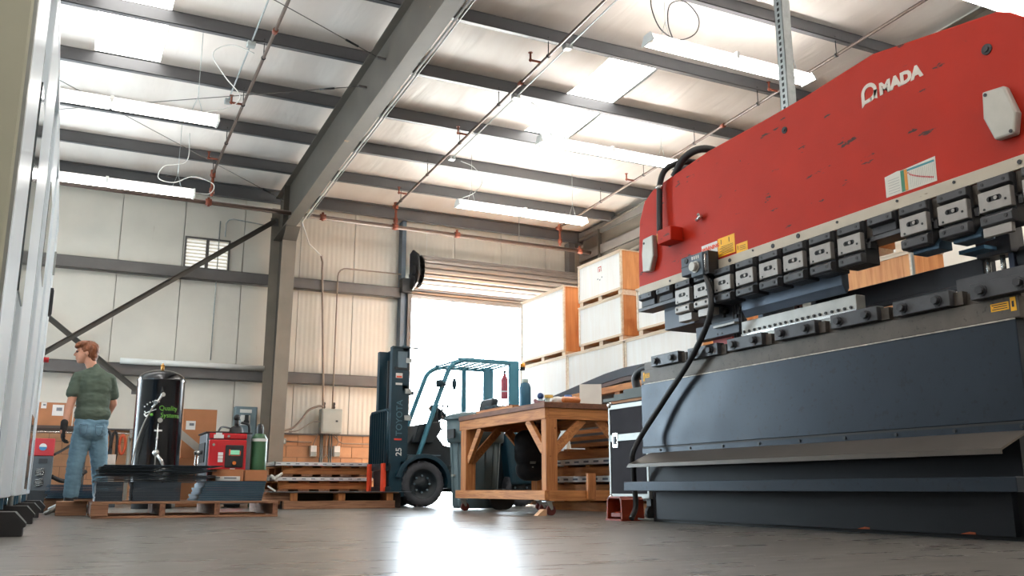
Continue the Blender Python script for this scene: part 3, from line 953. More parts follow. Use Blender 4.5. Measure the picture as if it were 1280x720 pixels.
obj('zerk_fitting', MB().cyl((XF - 0.04, 5.36, 2.28), (XF, 5.36, 2.26), 0.012, 8).cyl((XF - 0.03, 5.39, 2.24), (XF - 0.03, 5.33, 2.26), 0.014, 8), m_chrome, press)
# lettering and plates on the ram
badge = MB()                                             # rounded initial of the maker's mark
cy, cz, ro, ri, n = 3.700, 2.594, 0.060, 0.036, 18
ring = lambda r, a: (cy + r * math.cos(a), cz + r * math.sin(a))
for i in range(n):                                       # arch over the top and round the right foot
    a0, a1 = PI - PI * 1.45 * i / n, PI - PI * 1.45 * (i + 1) / n
    a0, a1 = PI - a0, PI - a1
    badge.prism([ring(ro, a0), ring(ro, a1), ring(ri, a1), ring(ri, a0)], 'x', XF - 0.003, XF)
badge.prism([(cy + ro, cz), (cy + ri, cz), (cy + ri, cz - 0.062), (cy + ro, cz - 0.078)], 'x', XF - 0.003, XF)
badge.prism([(cy + ri + 0.001, cz - 0.040), (cy - 0.012, cz - 0.034), (cy - 0.020, cz - 0.058), (cy + ri + 0.001, cz - 0.062)], 'x', XF - 0.003, XF)
badge.prism([(cy - ro, cz), (cy - ri, cz), (cy - ri, cz - 0.05), (cy - ro, cz - 0.058)], 'x', XF - 0.003, XF)
m_decal = mat('white_decal', lin(228, 220, 208), 0.5, var=0.04, wear=lin(196, 60, 44), wear_scale=22, wear_at=(0.78, 0.80))
obj('maker_mark', badge, m_decal, press)
place_text('maker_lettering', 'MADA', 0.098, (XF - 0.001, 3.622, 2.548), (0, -1, 0), (0, 0, 1), m_decal, press, extrude=0.0015, bold=0.006, xscale=1.08)


def plate(name, y0, y1, z0, z1, m, x=XF, t=0.002, parent=press):
    return obj(name, MB().box(x - t, x, min(y0, y1), max(y0, y1), z0, z1), m, parent)


w = plate('warning_plate', 5.38, 5.195, 1.93, 2.035, m_label)
place_text('warning_lettering', 'WARNING', 0.041, (XF - 0.003, 5.372, 1.985), (0, -1, 0), (0, 0, 1), mat('orange_red_print', lin(226, 90, 60), 0.6), w, bold=0.001)
y1 = plate('yellow_notice', 5.188, 5.0, 1.905, 2.043, m_yel)
y2 = plate('yellow_notice', 4.987, 4.866, 1.888, 1.955, m_yel)
pr = MB()
for k in range(6):
    pr.box(XF - 0.003, XF - 0.002, 5.02, 5.17 - 0.02 * (k % 2), 1.918 + 0.011 * k, 1.921 + 0.011 * k)
for y in (5.15, 5.06):
    pr.box(XF - 0.003, XF - 0.002, y - 0.003, y + 0.003, 1.995, 2.03)
obj('notice_print', pr, m_ink, y1)
pr = MB().box(XF - 0.003, XF - 0.002, 4.965, 4.971, 1.91, 1.94)
for k in range(3):
    pr.box(XF - 0.003, XF - 0.002, 4.885, 4.95, 1.905 + 0.013 * k, 1.908 + 0.013 * k)
obj('notice_print', pr, m_ink, y2)
cpl = obj('capacity_chart', MB().prism([(3.642, 1.91), (3.642, 2.035), (3.55, 2.045), (3.52, 2.04), (3.29, 2.05), (3.293, 1.908)], 'x', XF - 0.002, XF), mat('chart_white', lin(222, 220, 210), 0.5, var=0.05, wear=lin(170, 90, 70), wear_scale=30, wear_at=(0.70, 0.73)), press)
for nm, ya, yb, za, zb_, cc in (('green_band', 3.528, 3.503, 1.912, 2.038, lin(40, 120, 90)), ('orange_band', 3.503, 3.483, 1.912, 2.038, lin(226, 150, 50)), ('teal_band', 3.483, 3.298, 2.022, 2.034, lin(60, 140, 150))):
    obj(nm, MB().box(XF - 0.0032, XF - 0.002, yb, ya, za, zb_), mat('chart_' + nm, cc, 0.5), cpl)
pr = MB()
for k in range(14):
    pr.box(XF - 0.003, XF - 0.002, 3.30 + k * 0.0125, 3.3008 + k * 0.0125, 1.92, 2.018)
for k in range(6):
    pr.box(XF - 0.003, XF - 0.002, 3.54, 3.62, 1.925 + k * 0.016, 1.927 + k * 0.016)
obj('chart_lines', pr, mat('chart_grey', lin(150, 150, 146), 0.6), cpl)
pr = MB()
for k in range(18):
    yy = 3.475 - k * 0.0095
    zz = 2.012 - 0.075 * (k / 17) ** 0.7
    pr.box(XF - 0.0036, XF - 0.003, yy - 0.0035, yy + 0.0035, zz - 0.006, zz + 0.003)
obj('red_curve', pr, mat('chart_red', lin(190, 40, 50), 0.5), cpl)

# clamp rail and tool holders under the ram
obj('clamp_rail', MB().box(XF + 0.0, XF + 0.10, 2.55, 6.20, 1.70, 1.815), m_bed, press)
obj('ram_underplate', MB().box(XF - 0.02, XF + 0.12, 3.55, 6.22, 1.675, 1.70).box(XF - 0.02, XF + 0.12, 2.55, 3.55, 1.685, 1.70), m_hdark, press)


def holder(y, face=True, low=1):
    xo = XF - 0.06
    t = obj('tool_holder', MB().box(XF - 0.025, XF + 0.09, y - 0.088, y + 0.088, 1.552 if face else 1.70, 1.815), m_pdark, press, bev=0.004)
    ub = MB().prism([(xo + 0.0, 1.758), (xo + 0.0, 1.80), (xo + 0.035, 1.815), (xo + 0.035, 1.745)], 'y', y - 0.092, y + 0.088)
    obj('upper_clamp_bar', ub, m_hdark, t, bev=0.003)
    for dy in (-0.06, 0.06):
        obj('clamp_screw', MB().cyl((xo - 0.003, y + dy, 1.779), (xo + 0.002, y + dy, 1.779), 0.009, 8), m_black, t)
    if not face:
        return
    obj('face_plate', MB().box(xo - 0.002, XF - 0.025, y - 0.09, y + 0.09, 1.632, 1.738), m_hold, t, bev=0.003)
    obj('slot', MB().box(xo - 0.0035, xo - 0.002, y - 0.028, y + 0.028, 1.678, 1.706).cyl((xo - 0.0035, y - 0.028, 1.692), (xo - 0.002, y - 0.028, 1.692), 0.014, 10).cyl((xo - 0.0035, y + 0.028, 1.692), (xo - 0.002, y + 0.028, 1.692), 0.014, 10), m_black, t)
    obj('slot_bolt', MB().cyl((xo - 0.008, y - 0.010, 1.692), (xo - 0.003, y - 0.010, 1.692), 0.010, 10), m_hold, t)
    for dy, dz in ((0.06, -0.04), (-0.062, -0.012)):
        obj('plate_screw', MB().cyl((xo - 0.004, y + dy, 1.685 + dz), (xo - 0.001, y + dy, 1.685 + dz), 0.007, 8), m_black, t)
    if low:
        obj('lower_clamp_bar', MB().prism([(xo + 0.0, 1.552), (xo - 0.012, 1.56), (xo - 0.012, 1.603), (xo + 0.0, 1.615), (XF - 0.025, 1.615), (XF - 0.025, 1.552)], 'y', y - 0.092, y + 0.085), m_hold if low == 2 else m_hdark, t, bev=0.003)
        for dy in (-0.06, 0.055):
            obj('clamp_screw', MB().cyl((xo - 0.016, y + dy, 1.585), (xo - 0.011, y + dy, 1.585), 0.010, 8), m_black, t)
    obj('side_block', MB().box(XF - 0.02, XF + 0.03, y - 0.125, y - 0.10, 1.64, 1.70), m_hdark, t)


for k, y in enumerate([5.565, 5.33, 5.09, 4.85, 4.607, 4.373, 4.135, 3.896, 3.428, 3.175, 2.926, 2.68]):
    holder(y, True, 2 if k in (0, 1) else 1)
for y in (6.07, 5.82, 3.66):
    holder(y, False)
# short punch pieces hanging below two holders at the far end and three at the near end
for y in (5.55, 5.31):
    obj('punch_segment', MB().box(XF - 0.05, XF + 0.02, y - 0.075, y + 0.085, 1.49, 1.545), m_hold, press, bev=0.003)
for y in (3.43, 3.17):
    obj('punch_segment', MB().prism([(XF - 0.02, 1.525), (XF - 0.02, 1.545), (XF + 0.05, 1.62), (XF + 0.09, 1.62), (XF + 0.09, 1.525)], 'y', y - 0.12, y + 0.05), mat('blue_tool_steel', lin(58, 84, 104), 0.35, 0.4), press, bev=0.003)
obj('punch_segment', MB().box(XF - 0.06, XF - 0.03, 2.85, 3.01, 1.50, 1.55), m_hold, press, bev=0.003)
# long upper tool
m_tool = mat('blued_tool_steel', lin(84, 98, 116), 0.34, 0.3, var=0.18, scale=3, wear=lin(170, 170, 166), wear_scale=16, wear_at=(0.74, 0.78))
ut = obj('upper_tool', MB().prism([(4.28, 1.475), (4.27, 1.49), (4.27, 1.60), (4.33, 1.60), (4.33, 1.475), (4.31, 1.44), (4.30, 1.44)], 'y', 4.10, 5.05), m_tool, press, bev=0.002)
for y0_, y1_ in ((4.80, 4.63), (4.37, 4.22)):
    obj('bright_band', MB().box(4.268, 4.27, y1_, y0_, 1.588, 1.60), m_chrome, ut)
for y in (5.07, 4.96, 4.73, 4.49, 4.26):
    obj('clamp_knob', MB().cyl((4.24, y, 1.60), (4.24, y, 1.635), 0.018, 10, 0.012), m_alub, ut)
# lower die rail
dr = obj('die_rail', MB().box(4.27, 4.35, 4.0, 5.06, 1.19, 1.41), mat('ground_die_steel', lin(168, 168, 164), 0.38, 0.4, var=0.08, scale=12), press, bev=0.003)
for k in range(20):
    obj('rail_hole', MB().cyl((4.262, 5.03 - k * 0.052, 1.335), (4.2705, 5.03 - k * 0.052, 1.335), 0.010, 8), m_black, dr)
obj('rail_lip', MB().box(4.262, 4.272, 4.0, 5.06, 1.30, 1.318), m_chrome, dr)
obj('die_rail', MB().box(4.30, 4.37, 2.9, 3.62, 1.19, 1.255), m_hold, press)

# lower table
obj('table_plate', MB().box(XF, XF + 0.09, 2.93, 6.25, 0.575, 1.078), m_pblue, press, bev=0.004)
obj('table_top_bar', MB().prism([(XF, 1.078), (XF - 0.004, 1.085), (XF - 0.004, 1.19), (XF + 0.12, 1.19), (XF + 0.12, 1.078)], 'y', 2.90, 6.24), m_bed, press, bev=0.003)
edge = MB().box(XF - 0.0055, XF - 0.001, 2.93, 6.2, 1.074, 1.081)
obj('bright_edge', edge, mat('worn_edge', lin(176, 168, 158), 0.5, 0.3, var=0.4, scale=20), press)
obj('bed_block', MB().box(XF + 0.02, XF + 0.10, 2.90, 6.22, 1.19, 1.255), m_bed, press)
for y0_, y1_, z0_ in ((6.03, 5.67, 1.195), (5.55, 5.20, 1.19), (5.09, 4.73, 1.195), (4.605, 4.24, 1.20), (4.107, 3.747, 1.20), (3.632, 3.26, 1.197), (3.135, 2.78, 1.20)):
    c = obj('die_clamp', MB().box(XF - 0.045, XF + 0.02, y1_, y0_, z0_, z0_ + 0.085), m_hdark, press, bev=0.003)
    for yy in (y0_ - 0.07, y1_ + 0.075):
        obj('clamp_bolt', MB().cyl((XF - 0.075, yy, z0_ + 0.040), (XF - 0.044, yy, z0_ + 0.040), 0.022, 6).cyl((XF - 0.052, yy, z0_ + 0.040), (XF - 0.044, yy, z0_ + 0.040), 0.030, 12), m_pdark, c)
        obj('slot', MB().box(XF - 0.0465, XF - 0.044, yy - 0.014, yy + 0.014, z0_ + 0.0, z0_ + 0.035), m_black, c)
    obj('spacer', MB().box(XF - 0.01, XF + 0.03, y1_ - 0.055, y1_, z0_, z0_ + 0.07), m_bed, c)
# gutter ledge
obj('ledge', MB().prism([(XF, 0.53), (XF - 0.22, 0.438), (XF - 0.22, 0.412), (XF - 0.21, 0.412), (XF - 0.21, 0.430), (XF, 0.52)], 'y', 2.93, 6.13), mat('bare_ledge_steel', lin(88, 82, 76), 0.4, 0.5, var=0.12, scale=3), press)
obj('ledge_end', MB().add([(XF - 0.22, 6.13, 0.412), (XF - 0.22, 6.13, 0.438), (XF, 6.13, 0.53), (XF, 6.27, 0.50), (XF, 6.27, 0.47), (XF - 0.22, 6.16, 0.412)], [(0, 1, 2, 3, 4, 5)]), MATS['bare_ledge_steel'], press)
obj('ledge_seam', MB().box(XF - 0.003, XF + 0.01, 2.93, 6.25, 0.562, 0.575), m_black, press)
obj('ledge_flange', MB().box(XF - 0.004, XF + 0.01, 2.93, 6.25, 0.525, 0.562), m_pblue, press)
for k in range(9):
    obj('flange_bolt', MB().cyl((XF - 0.012, 6.0 - 0.38 * k, 0.546), (XF - 0.003, 6.0 - 0.38 * k, 0.546), 0.010, 8), m_pdark, press)
obj('recess_panel', MB().box(XF + 0.02, XF + 0.06, 3.0, 6.20, 0.29, 0.53), m_pbase, press)
# toe bar
obj('toe_bar', MB().box(XF - 0.19, XF - 0.05, 2.89, 6.25, 0.235, 0.306), m_pblue, press, bev=0.003)
for y in (2.95, 4.5, 6.1):
    obj('toe_bar_arm', MB().box(XF - 0.06, XF + 0.05, y - 0.02, y + 0.02, 0.245, 0.295), m_pdark, press)
# base
obj('base_plate', MB().box(XF + 0.01, XF + 0.10, 3.07, 6.10, 0.022, 0.235), m_pbase, press)
obj('base_skirt', MB().box(XF + 0.05, XF + 0.12, 2.95, 6.20, 0.0, 0.30), m_black, press)
for y in (4.02, 3.33):
    obj('paint_chip', MB().prism([(y - 0.04, 0.024), (y + 0.05, 0.024), (y - 0.005, 0.036), (y - 0.04, 0.034)], 'x', XF + 0.008, XF + 0.0101), mat('orange_primer', lin(180, 84, 44), 0.7), press)
# side frames behind the ram and the table (deep throat)
for y0_, y1_ in ((5.60, 5.66), (3.20, 3.26)):
    fr = MB()
    fr.box(XF + 0.75, XF + 1.45, y0_, y1_, 0, 2.55).box(XF + 0.10, XF + 0.75, y0_, y1_, 0, 1.05).box(XF + 0.13, XF + 0.75, y0_, y1_, 1.95, 2.55)
    obj('side_frame', fr, m_pblue, press)
obj('rear_crown', MB().box(XF + 0.35, XF + 0.75, 3.26, 5.60, 2.1, 2.5), m_pblue, press)
for y in (5.63, 3.23):
    obj('cylinder', MB().cyl((XF + 0.24, y, 1.95), (XF + 0.24, y, 2.62), 0.12, 18), m_pdark, press)
# guard box, slide and links hanging at the far end
obj('guard_box', MB().box(4.30, 4.62, 5.64, 6.03, 1.50, 1.80), mat('guard_grey', lin(66, 72, 82), 0.45, 0.2, var=0.08), press, bev=0.003)
obj('guard_insert', MB().box(4.272, 4.302, 5.70, 5.80, 1.53, 1.72), m_hdark, press)
obj('red_panel', MB().box(4.36, 4.40, 5.28, 5.50, 1.30, 1.62), mat('signal_red', lin(208, 52, 40), 0.5), press)
obj('slide_block', MB().box(4.28, 4.36, 5.10, 5.60, 1.345, 1.45), MATS['guard_grey'], press, bev=0.003)
obj('slide_block', MB().box(4.32, 4.40, 5.16, 5.46, 1.45, 1.62), MATS['guard_grey'], press, bev=0.003)
for k in range(4):
    obj('block_screw', MB().cyl((4.276, 5.34 - 0.05 * (k % 2), 1.365 + 0.06 * (k // 2)), (4.281, 5.34 - 0.05 * (k % 2), 1.365 + 0.06 * (k // 2)), 0.007, 8), m_black, press)
obj('slide_knob', MB().cyl((4.27, 5.27, 1.53), (4.32, 5.27, 1.53), 0.022, 10).cyl((4.29, 5.27, 1.48), (4.29, 5.27, 1.53), 0.012, 8), m_black, press)
for k in range(4):
    obj('link_rod', MB().cyl((4.30, 5.17 - 0.03 * k, 1.30), (4.30, 5.17 - 0.03 * k, 1.62), 0.010, 8).box(4.285, 4.32, 5.155 - 0.03 * k, 5.18 - 0.03 * k, 1.38 + 0.05 * k, 1.43 + 0.05 * k), m_pdark, press)
obj('slide_handle', MB().box(4.24, 4.30, 5.10, 5.34, 1.405, 1.42), m_hold, press)
# back gauge
obj('back_gauge_beam', MB().box(4.55, 4.66, 3.33, 4.62, 1.385, 1.52).box(4.53, 4.55, 3.33, 4.62, 1.36, 1.39), mat('black_beam', lin(40, 42, 48), 0.4, 0.3, var=0.12), press, bev=0.004)
bgm = obj('back_gauge_unit', MB().box(4.50, 4.62, 3.12, 3.33, 1.50, 1.70), m_hdark, press, bev=0.004)
obj('gauge_post', MB().box(4.53, 4.58, 3.13, 3.16, 1.40, 1.74), mat('blue_grey_post', lin(70, 78, 96), 0.4, 0.3), bgm)
for y in (3.29, 3.20):
    obj('gauge_rod', MB().cyl((4.54, y, 1.36), (4.54, y, 1.55), 0.014, 8), m_chrome, bgm)
obj('gauge_finger', MB().box(4.40, 4.60, 3.20, 3.36, 1.525, 1.545), mat('gauge_blue', lin(80, 120, 150), 0.35, 0.4), bgm)
obj('gauge_base', MB().box(4.48, 4.66, 3.10, 3.35, 1.355, 1.38), m_hdark, bgm)
for k in range(3):
    obj('gauge_cable', MB().tube(spline([(4.52, 3.30 - 0.05 * k, 1.70), (4.50, 3.27 - 0.06 * k, 1.80), (4.55, 3.18 - 0.05 * k, 1.82 - 0.02 * k), (4.58, 3.10 - 0.05 * k, 1.70)]), 0.006, 6), m_black, bgm)
obj('gauge_motor', MB().cyl((4.62, 3.12, 1.46), (4.62, 2.8, 1.46), 0.085, 14), m_black, press)
obj('near_table_block', MB().box(4.30, 4.60, 2.78, 3.32, 1.255, 1.36), m_hdark, press)
# yellow safety labels on the table bar
for ya, yb, za, zb_, tw in ((6.205, 6.185, 1.10, 1.172, 0), (6.178, 6.118, 1.125, 1.162, 0), (3.055, 2.955, 1.128, 1.168, 0), (2.945, 2.915, 1.115, 1.185, 0)):
    l = obj('safety_label', MB().box(XF - 0.0062, XF - 0.004, yb, ya, za, zb_), m_yel, press)
    p = MB()
    if ya - yb > 0.05:
        for k in range(3):
            p.box(XF - 0.0072, XF - 0.0062, yb + 0.008, ya - 0.008 - 0.008 * (k % 2), za + 0.007 + k * 0.011, za + 0.011 + k * 0.011)
    else:
        p.box(XF - 0.0072, XF - 0.0062, yb + 0.010, ya - 0.010 + 0.002, za + 0.02, zb_ - 0.02)
    obj('label_print', p, m_ink, l)
# control box with dial and its cable
cb = obj('control_box', MB().box(XF - 0.125, XF - 0.03, 5.22, 5.36, 1.775, 1.945), m_ctl, press, bev=0.004)
obj('terminal_block', MB().box(XF - 0.11, XF - 0.02, 5.36, 5.50, 1.81, 1.955), MATS['guard_grey'], cb, bev=0.006)
obj('terminal_groove', MB().box(XF - 0.112, XF - 0.10, 5.37, 5.50, 1.875, 1.882), m_black, cb)
obj('terminal_socket', MB().cyl((XF - 0.116, 5.43, 1.92), (XF - 0.109, 5.43, 1.92), 0.02, 10), m_black, cb)
obj('dial', MB().cyl((XF - 0.165, 5.30, 1.845), (XF - 0.125, 5.30, 1.845), 0.034, 18).cyl((XF - 0.135, 5.30, 1.845), (XF - 0.124, 5.30, 1.845), 0.044, 18), m_alub, cb)
for k in range(4):
    obj('counter_window', MB().box(XF - 0.128, XF - 0.124, 5.330 - 0.024 * k, 5.342 - 0.024 * k, 1.905, 1.930), m_label, cb)
obj('side_guard', MB().box(XF - 0.11, XF - 0.02, 5.17, 5.22, 1.775, 1.945), m_black, cb)
obj('guard_handle', MB().tube([(XF - 0.11, 5.19, 1.92), (XF - 0.13, 5.185, 1.915), (XF - 0.13, 5.185, 1.80), (XF - 0.11, 5.19, 1.795)], 0.006, 6), m_chrome, cb)
obj('control_cable', MB().tube(spline([(XF - 0.085, 5.24, 1.78), (XF - 0.095, 5.19, 1.66), (XF - 0.105, 5.17, 1.52), (XF - 0.10, 5.25, 1.38), (XF - 0.085, 5.48, 1.17), (XF - 0.075, 5.82, 0.92), (XF - 0.11, 6.10, 0.66), (XF - 0.17, 6.14, 0.52), (XF - 0.10, 6.24, 0.42), (XF - 0.06, 6.30, 0.30), (XF - 0.05, 6.30, 0.12), (XF - 0.12, 6.26, 0.02)]), 0.022, 10), m_black, press)

# orange foot pedal by the far end of the machine
t = thing('foot_pedal', 'orange red foot pedal guard on the floor beside the grey road case', 'pedal', (4.12, 6.5, 0))
m_or = mat('orange_pedal_paint', lin(132, 44, 18), 0.5, var=0.15, scale=8)
hy0, hy1, hx0, hx1 = 6.36, 6.60, 4.06, 4.27              # open towards the operator's side
hood = [(hy0, 0.0), (hy0 + 0.012, 0.165), (hy0 + 0.035, 0.19), (hy1 - 0.035, 0.19), (hy1 - 0.012, 0.165), (hy1, 0.0), (hy1 - 0.014, 0.0), (hy1 - 0.026, 0.158), (hy1 - 0.042, 0.176), (hy0 + 0.042, 0.176), (hy0 + 0.026, 0.158), (hy0 + 0.014, 0.0)]
obj('guard_hood', MB().prism(hood, 'x', hx0, hx1), m_or, t)
obj('back_plate', MB().box(hx1 - 0.01, hx1, hy0 + 0.02, hy1 - 0.02, 0, 0.172), m_or, t)
obj('base', MB().box(hx0 - 0.01, hx1, hy0, hy1, 0, 0.014), m_or, t)
obj('treadle', MB().obox((hx0 + 0.09, (hy0 + hy1) / 2, 0.07), (0.14, 0.15, 0.014), Matrix.Rotation(math.radians(-15), 3, 'Y')), m_or, t)
obj('treadle_edge', MB().box(hx0 + 0.015, hx0 + 0.03, hy0 + 0.05, hy1 - 0.05, 0.03, 0.06), m_or, t)
cord('pedal_cable', 'thin cable curled on the floor behind the foot pedal', spline([(4.24, 6.50, 0.03), (4.30, 6.42, 0.012), (4.36, 6.30, 0.012), (4.32, 6.24, 0.012), (4.20, 6.26, 0.012), (4.17, 6.3, 0.02)]), 0.008, m_galv, 'cable')
# ------------------------------------------------------------------ white machine cabinet at the left
m_cab = mat('cabinet_white_gloss', lin(236, 246, 252), 0.30, var=0.03, scale=1.2, bump=0.02, bscale=2, spec=0.6)
m_cabf = mat('cabinet_front_beige', lin(178, 178, 158), 0.5, var=0.03, scale=2)
m_cabg = mat('cabinet_grey_band', lin(214, 222, 228), 0.26, var=0.05)
cab = thing('machine_cabinet', 'tall white machine cabinet with glossy side panels filling the left edge', 'machine', (-1.5, 7.6, 0))
xf = -0.265
obj('core', MB().box(-3.2, xf - 0.06, 4.0, 11.25, 0.22, 3.08), m_cabg, cab)
obj('front_panel', MB().box(-1.35, xf - 0.008, 3.93, 4.0, 0.20, 3.14), m_cabf, cab, bev=0.01)
obj('front_panel', MB().box(-3.2, -1.362, 3.93, 4.0, 0.20, 3.14), m_cabf, cab, bev=0.01)
segs = [(4.0, 4.9, 0.0, 1), (4.91, 5.55, -0.03, 0), (5.56, 6.75, 0.0, 1), (6.76, 7.5, -0.025, 2), (7.51, 8.55, 0.0, 1), (8.56, 9.15, -0.02, 2), (9.16, 10.3, 0.0, 1), (10.31, 10.7, -0.015, 2), (10.71, 11.3, 0.0, 1)]
for a, b_, dx, k in segs:
    obj('side_panel', MB().box(xf - 0.06, xf + dx, a, b_, 0.20, 3.10 if k else 2.7), (m_cabg, m_cab, m_cabg)[k], cab, bev=0.006)
obj('top_rail', MB().box(xf - 0.08, xf + 0.004, 3.95, 11.30, 3.10, 3.16), m_cab, cab, bev=0.006)
obj('corner_trim', MB().box(xf - 0.02, xf + 0.006, 3.94, 4.0, 0.20, 3.14), m_alu, cab)
for a, b_, z0, z1 in ((5.0, 5.45, 1.2, 2.3), (7.55, 8.2, 1.85, 2.55), (9.3, 9.9, 0.25, 0.9)):
    obj('vision_window', MB().box(xf - 0.005, xf + 0.004, a, b_, z0, z1), mat('dark_window', lin(60, 66, 66), 0.1), cab)
obj('door_handle', MB().box(xf, xf + 0.03, 10.75, 10.83, 2.05, 2.35).box(xf + 0.005, xf + 0.035, 10.76, 10.79, 2.07, 2.33), m_black, cab)
obj('door_handle', MB().box(xf, xf + 0.02, 10.75, 10.80, 2.5, 2.75), m_alu, cab)
obj('red_button', MB().cyl((xf, 11.1, 1.62), (xf + 0.05, 11.1, 1.62), 0.03, 10), m_red, cab)
for y in (10.0, 10.9):
    obj('slot', MB().box(xf - 0.002, xf + 0.003, y, y + 0.06, 0.24, 0.75), m_black, cab)
for y in (5.2, 6.4, 8.3, 8.8, 10.2, 10.8):
    obj('leveling_bracket', MB().box(xf - 0.10, xf - 0.02, y, y + 0.05, 0.13, 0.22), mat('blue_steel', lin(90, 130, 156), 0.35, 0.4), cab)
m_foot = mat('black_foot', lin(30, 30, 32), 0.5, var=0.1)
for y, x1 in ((5.72, -0.135), (7.70, -0.13), (9.32, -0.115), (11.15, -0.098)):
    f = obj('foot', MB().prism([(-0.75, 0), (x1 - 0.012, 0), (x1 - 0.012, 0.045), (x1, 0.05), (x1, 0.07), (x1 - 0.055, 0.13), (-0.75, 0.135)], 'y', y - 0.012, y + 0.14), m_foot, cab, bev=0.003)
    obj('foot_edge', MB().prism([(x1 - 0.016, 0.128), (x1 - 0.052, 0.1335), (x1 + 0.001, 0.0735), (x1 + 0.001, 0.067)][1:] + [(x1 - 0.058, 0.128)], 'y', y - 0.0135, y - 0.012), m_galv, f)
    obj('leveling_bolt', MB().cyl((-0.30, y + 0.05, 0.10), (-0.30, y + 0.05, 0.25), 0.02, 8), m_galv, f)


# ------------------------------------------------------------------ organic surfaces
def blob(name, caps, voxel, m, parent=None, loc=(0, 0, 0), smooth_it=2, extra=None, jitter=None, bake=True):
    """one continuous surface grown around tapered capsules: (p0, r0, p1, r1[, flatten matrix])"""
    mb = MB()
    for c in caps:
        if c[0] == 'e':                                  # ellipsoid: centre, radii, rotation
            _, ctr, rad, R = c
            t = MB().ball((0, 0, 0), rad, 16, 12)
            R = R or Matrix.Identity(3)
            vs = [Vector(ctr) + R @ Vector(p) for p in t.v]
            mb.add(vs, t.f, True)
        else:
            p0, r0, p1, r1 = Vector(c[0]), c[1], Vector(c[2]), c[3]
            d = p1 - p0
            L = max(d.length, 1e-5)
            prof = []
            for i in range(7):
                a = -PI / 2 + PI / 2 * i / 6
                prof.append((r0 * math.cos(a), r0 * math.sin(a)))
            for i in range(7):
                a = PI / 2 * i / 6
                prof.append((r1 * math.cos(a), L + r1 * math.sin(a)))
            t = MB().lathe([(max(r, 1e-4), h) for r, h in prof], (0, 0, 0), 16)
            q = d.to_track_quat('Z', 'Y').to_matrix()
            mb.add([p0 + q @ Vector(v) for v in t.v], t.f, True)
    me = mb.mesh(name, m, loc)
    o = bpy.data.objects.new(name, me)
    COL.objects.link(o)
    rm = o.modifiers.new('remesh', 'REMESH')
    rm.mode = 'VOXEL'
    rm.voxel_size = voxel
    rm.use_smooth_shade = True
    sm = o.modifiers.new('smooth', 'SMOOTH')
    sm.factor = 0.5
    sm.iterations = smooth_it
    dg = bpy.context.evaluated_depsgraph_get()
    me2 = bpy.data.meshes.new_from_object(o.evaluated_get(dg))
    bpy.data.objects.remove(o)
    bpy.data.meshes.remove(me)
    me2.name = name
    if jitter:
        amp, sc, st = jitter
        for v in me2.vertices:
            p = Vector((v.co.x * st[0], v.co.y * st[1], v.co.z * st[2])) * sc
            v.co += v.normal * (noise.noise(p) * amp + noise.noise(p * 2.3) * amp * 0.5)
    for p in me2.polygons:
        p.use_smooth = True
    me2.materials.clear()
    me2.materials.append(m)
    o2 = bpy.data.objects.new(name, me2)
    COL.objects.link(o2)
    if parent is not None:
        o2.parent = parent
    else:
        o2.location = loc
        LOC[o2.name] = Vector(loc)
    return o2


# ------------------------------------------------------------------ the worker
# body frame: facing -x and a little away from the camera; head turned to the left of the picture
m_skin = mat('skin', lin(214, 158, 132), 0.5, var=0.06, scale=10)
m_hair = mat('auburn_hair', lin(122, 70, 40), 0.5, var=0.35, scale=30, stretch=(1, 1, 0.3))
m_shirt = mat('grey_green_shirt', lin(84, 98, 86), 0.85, var=0.10, scale=8)
m_jean = mat('faded_jeans', lin(112, 148, 168), 0.8, var=0.22, scale=9, stretch=(1, 1, 0.4))
m_glove = mat('black_glove', lin(24, 24, 26), 0.7, var=0.2)
m_boot = mat('dark_boot', lin(30, 27, 26), 0.6, var=0.2)
PX, PYY = 0.22, 10.5
V = Vector


def W(x, y, z):                       # picture-plane x, depth towards the wall y, height z -> world
    return V((PX + x, PYY + y, z))


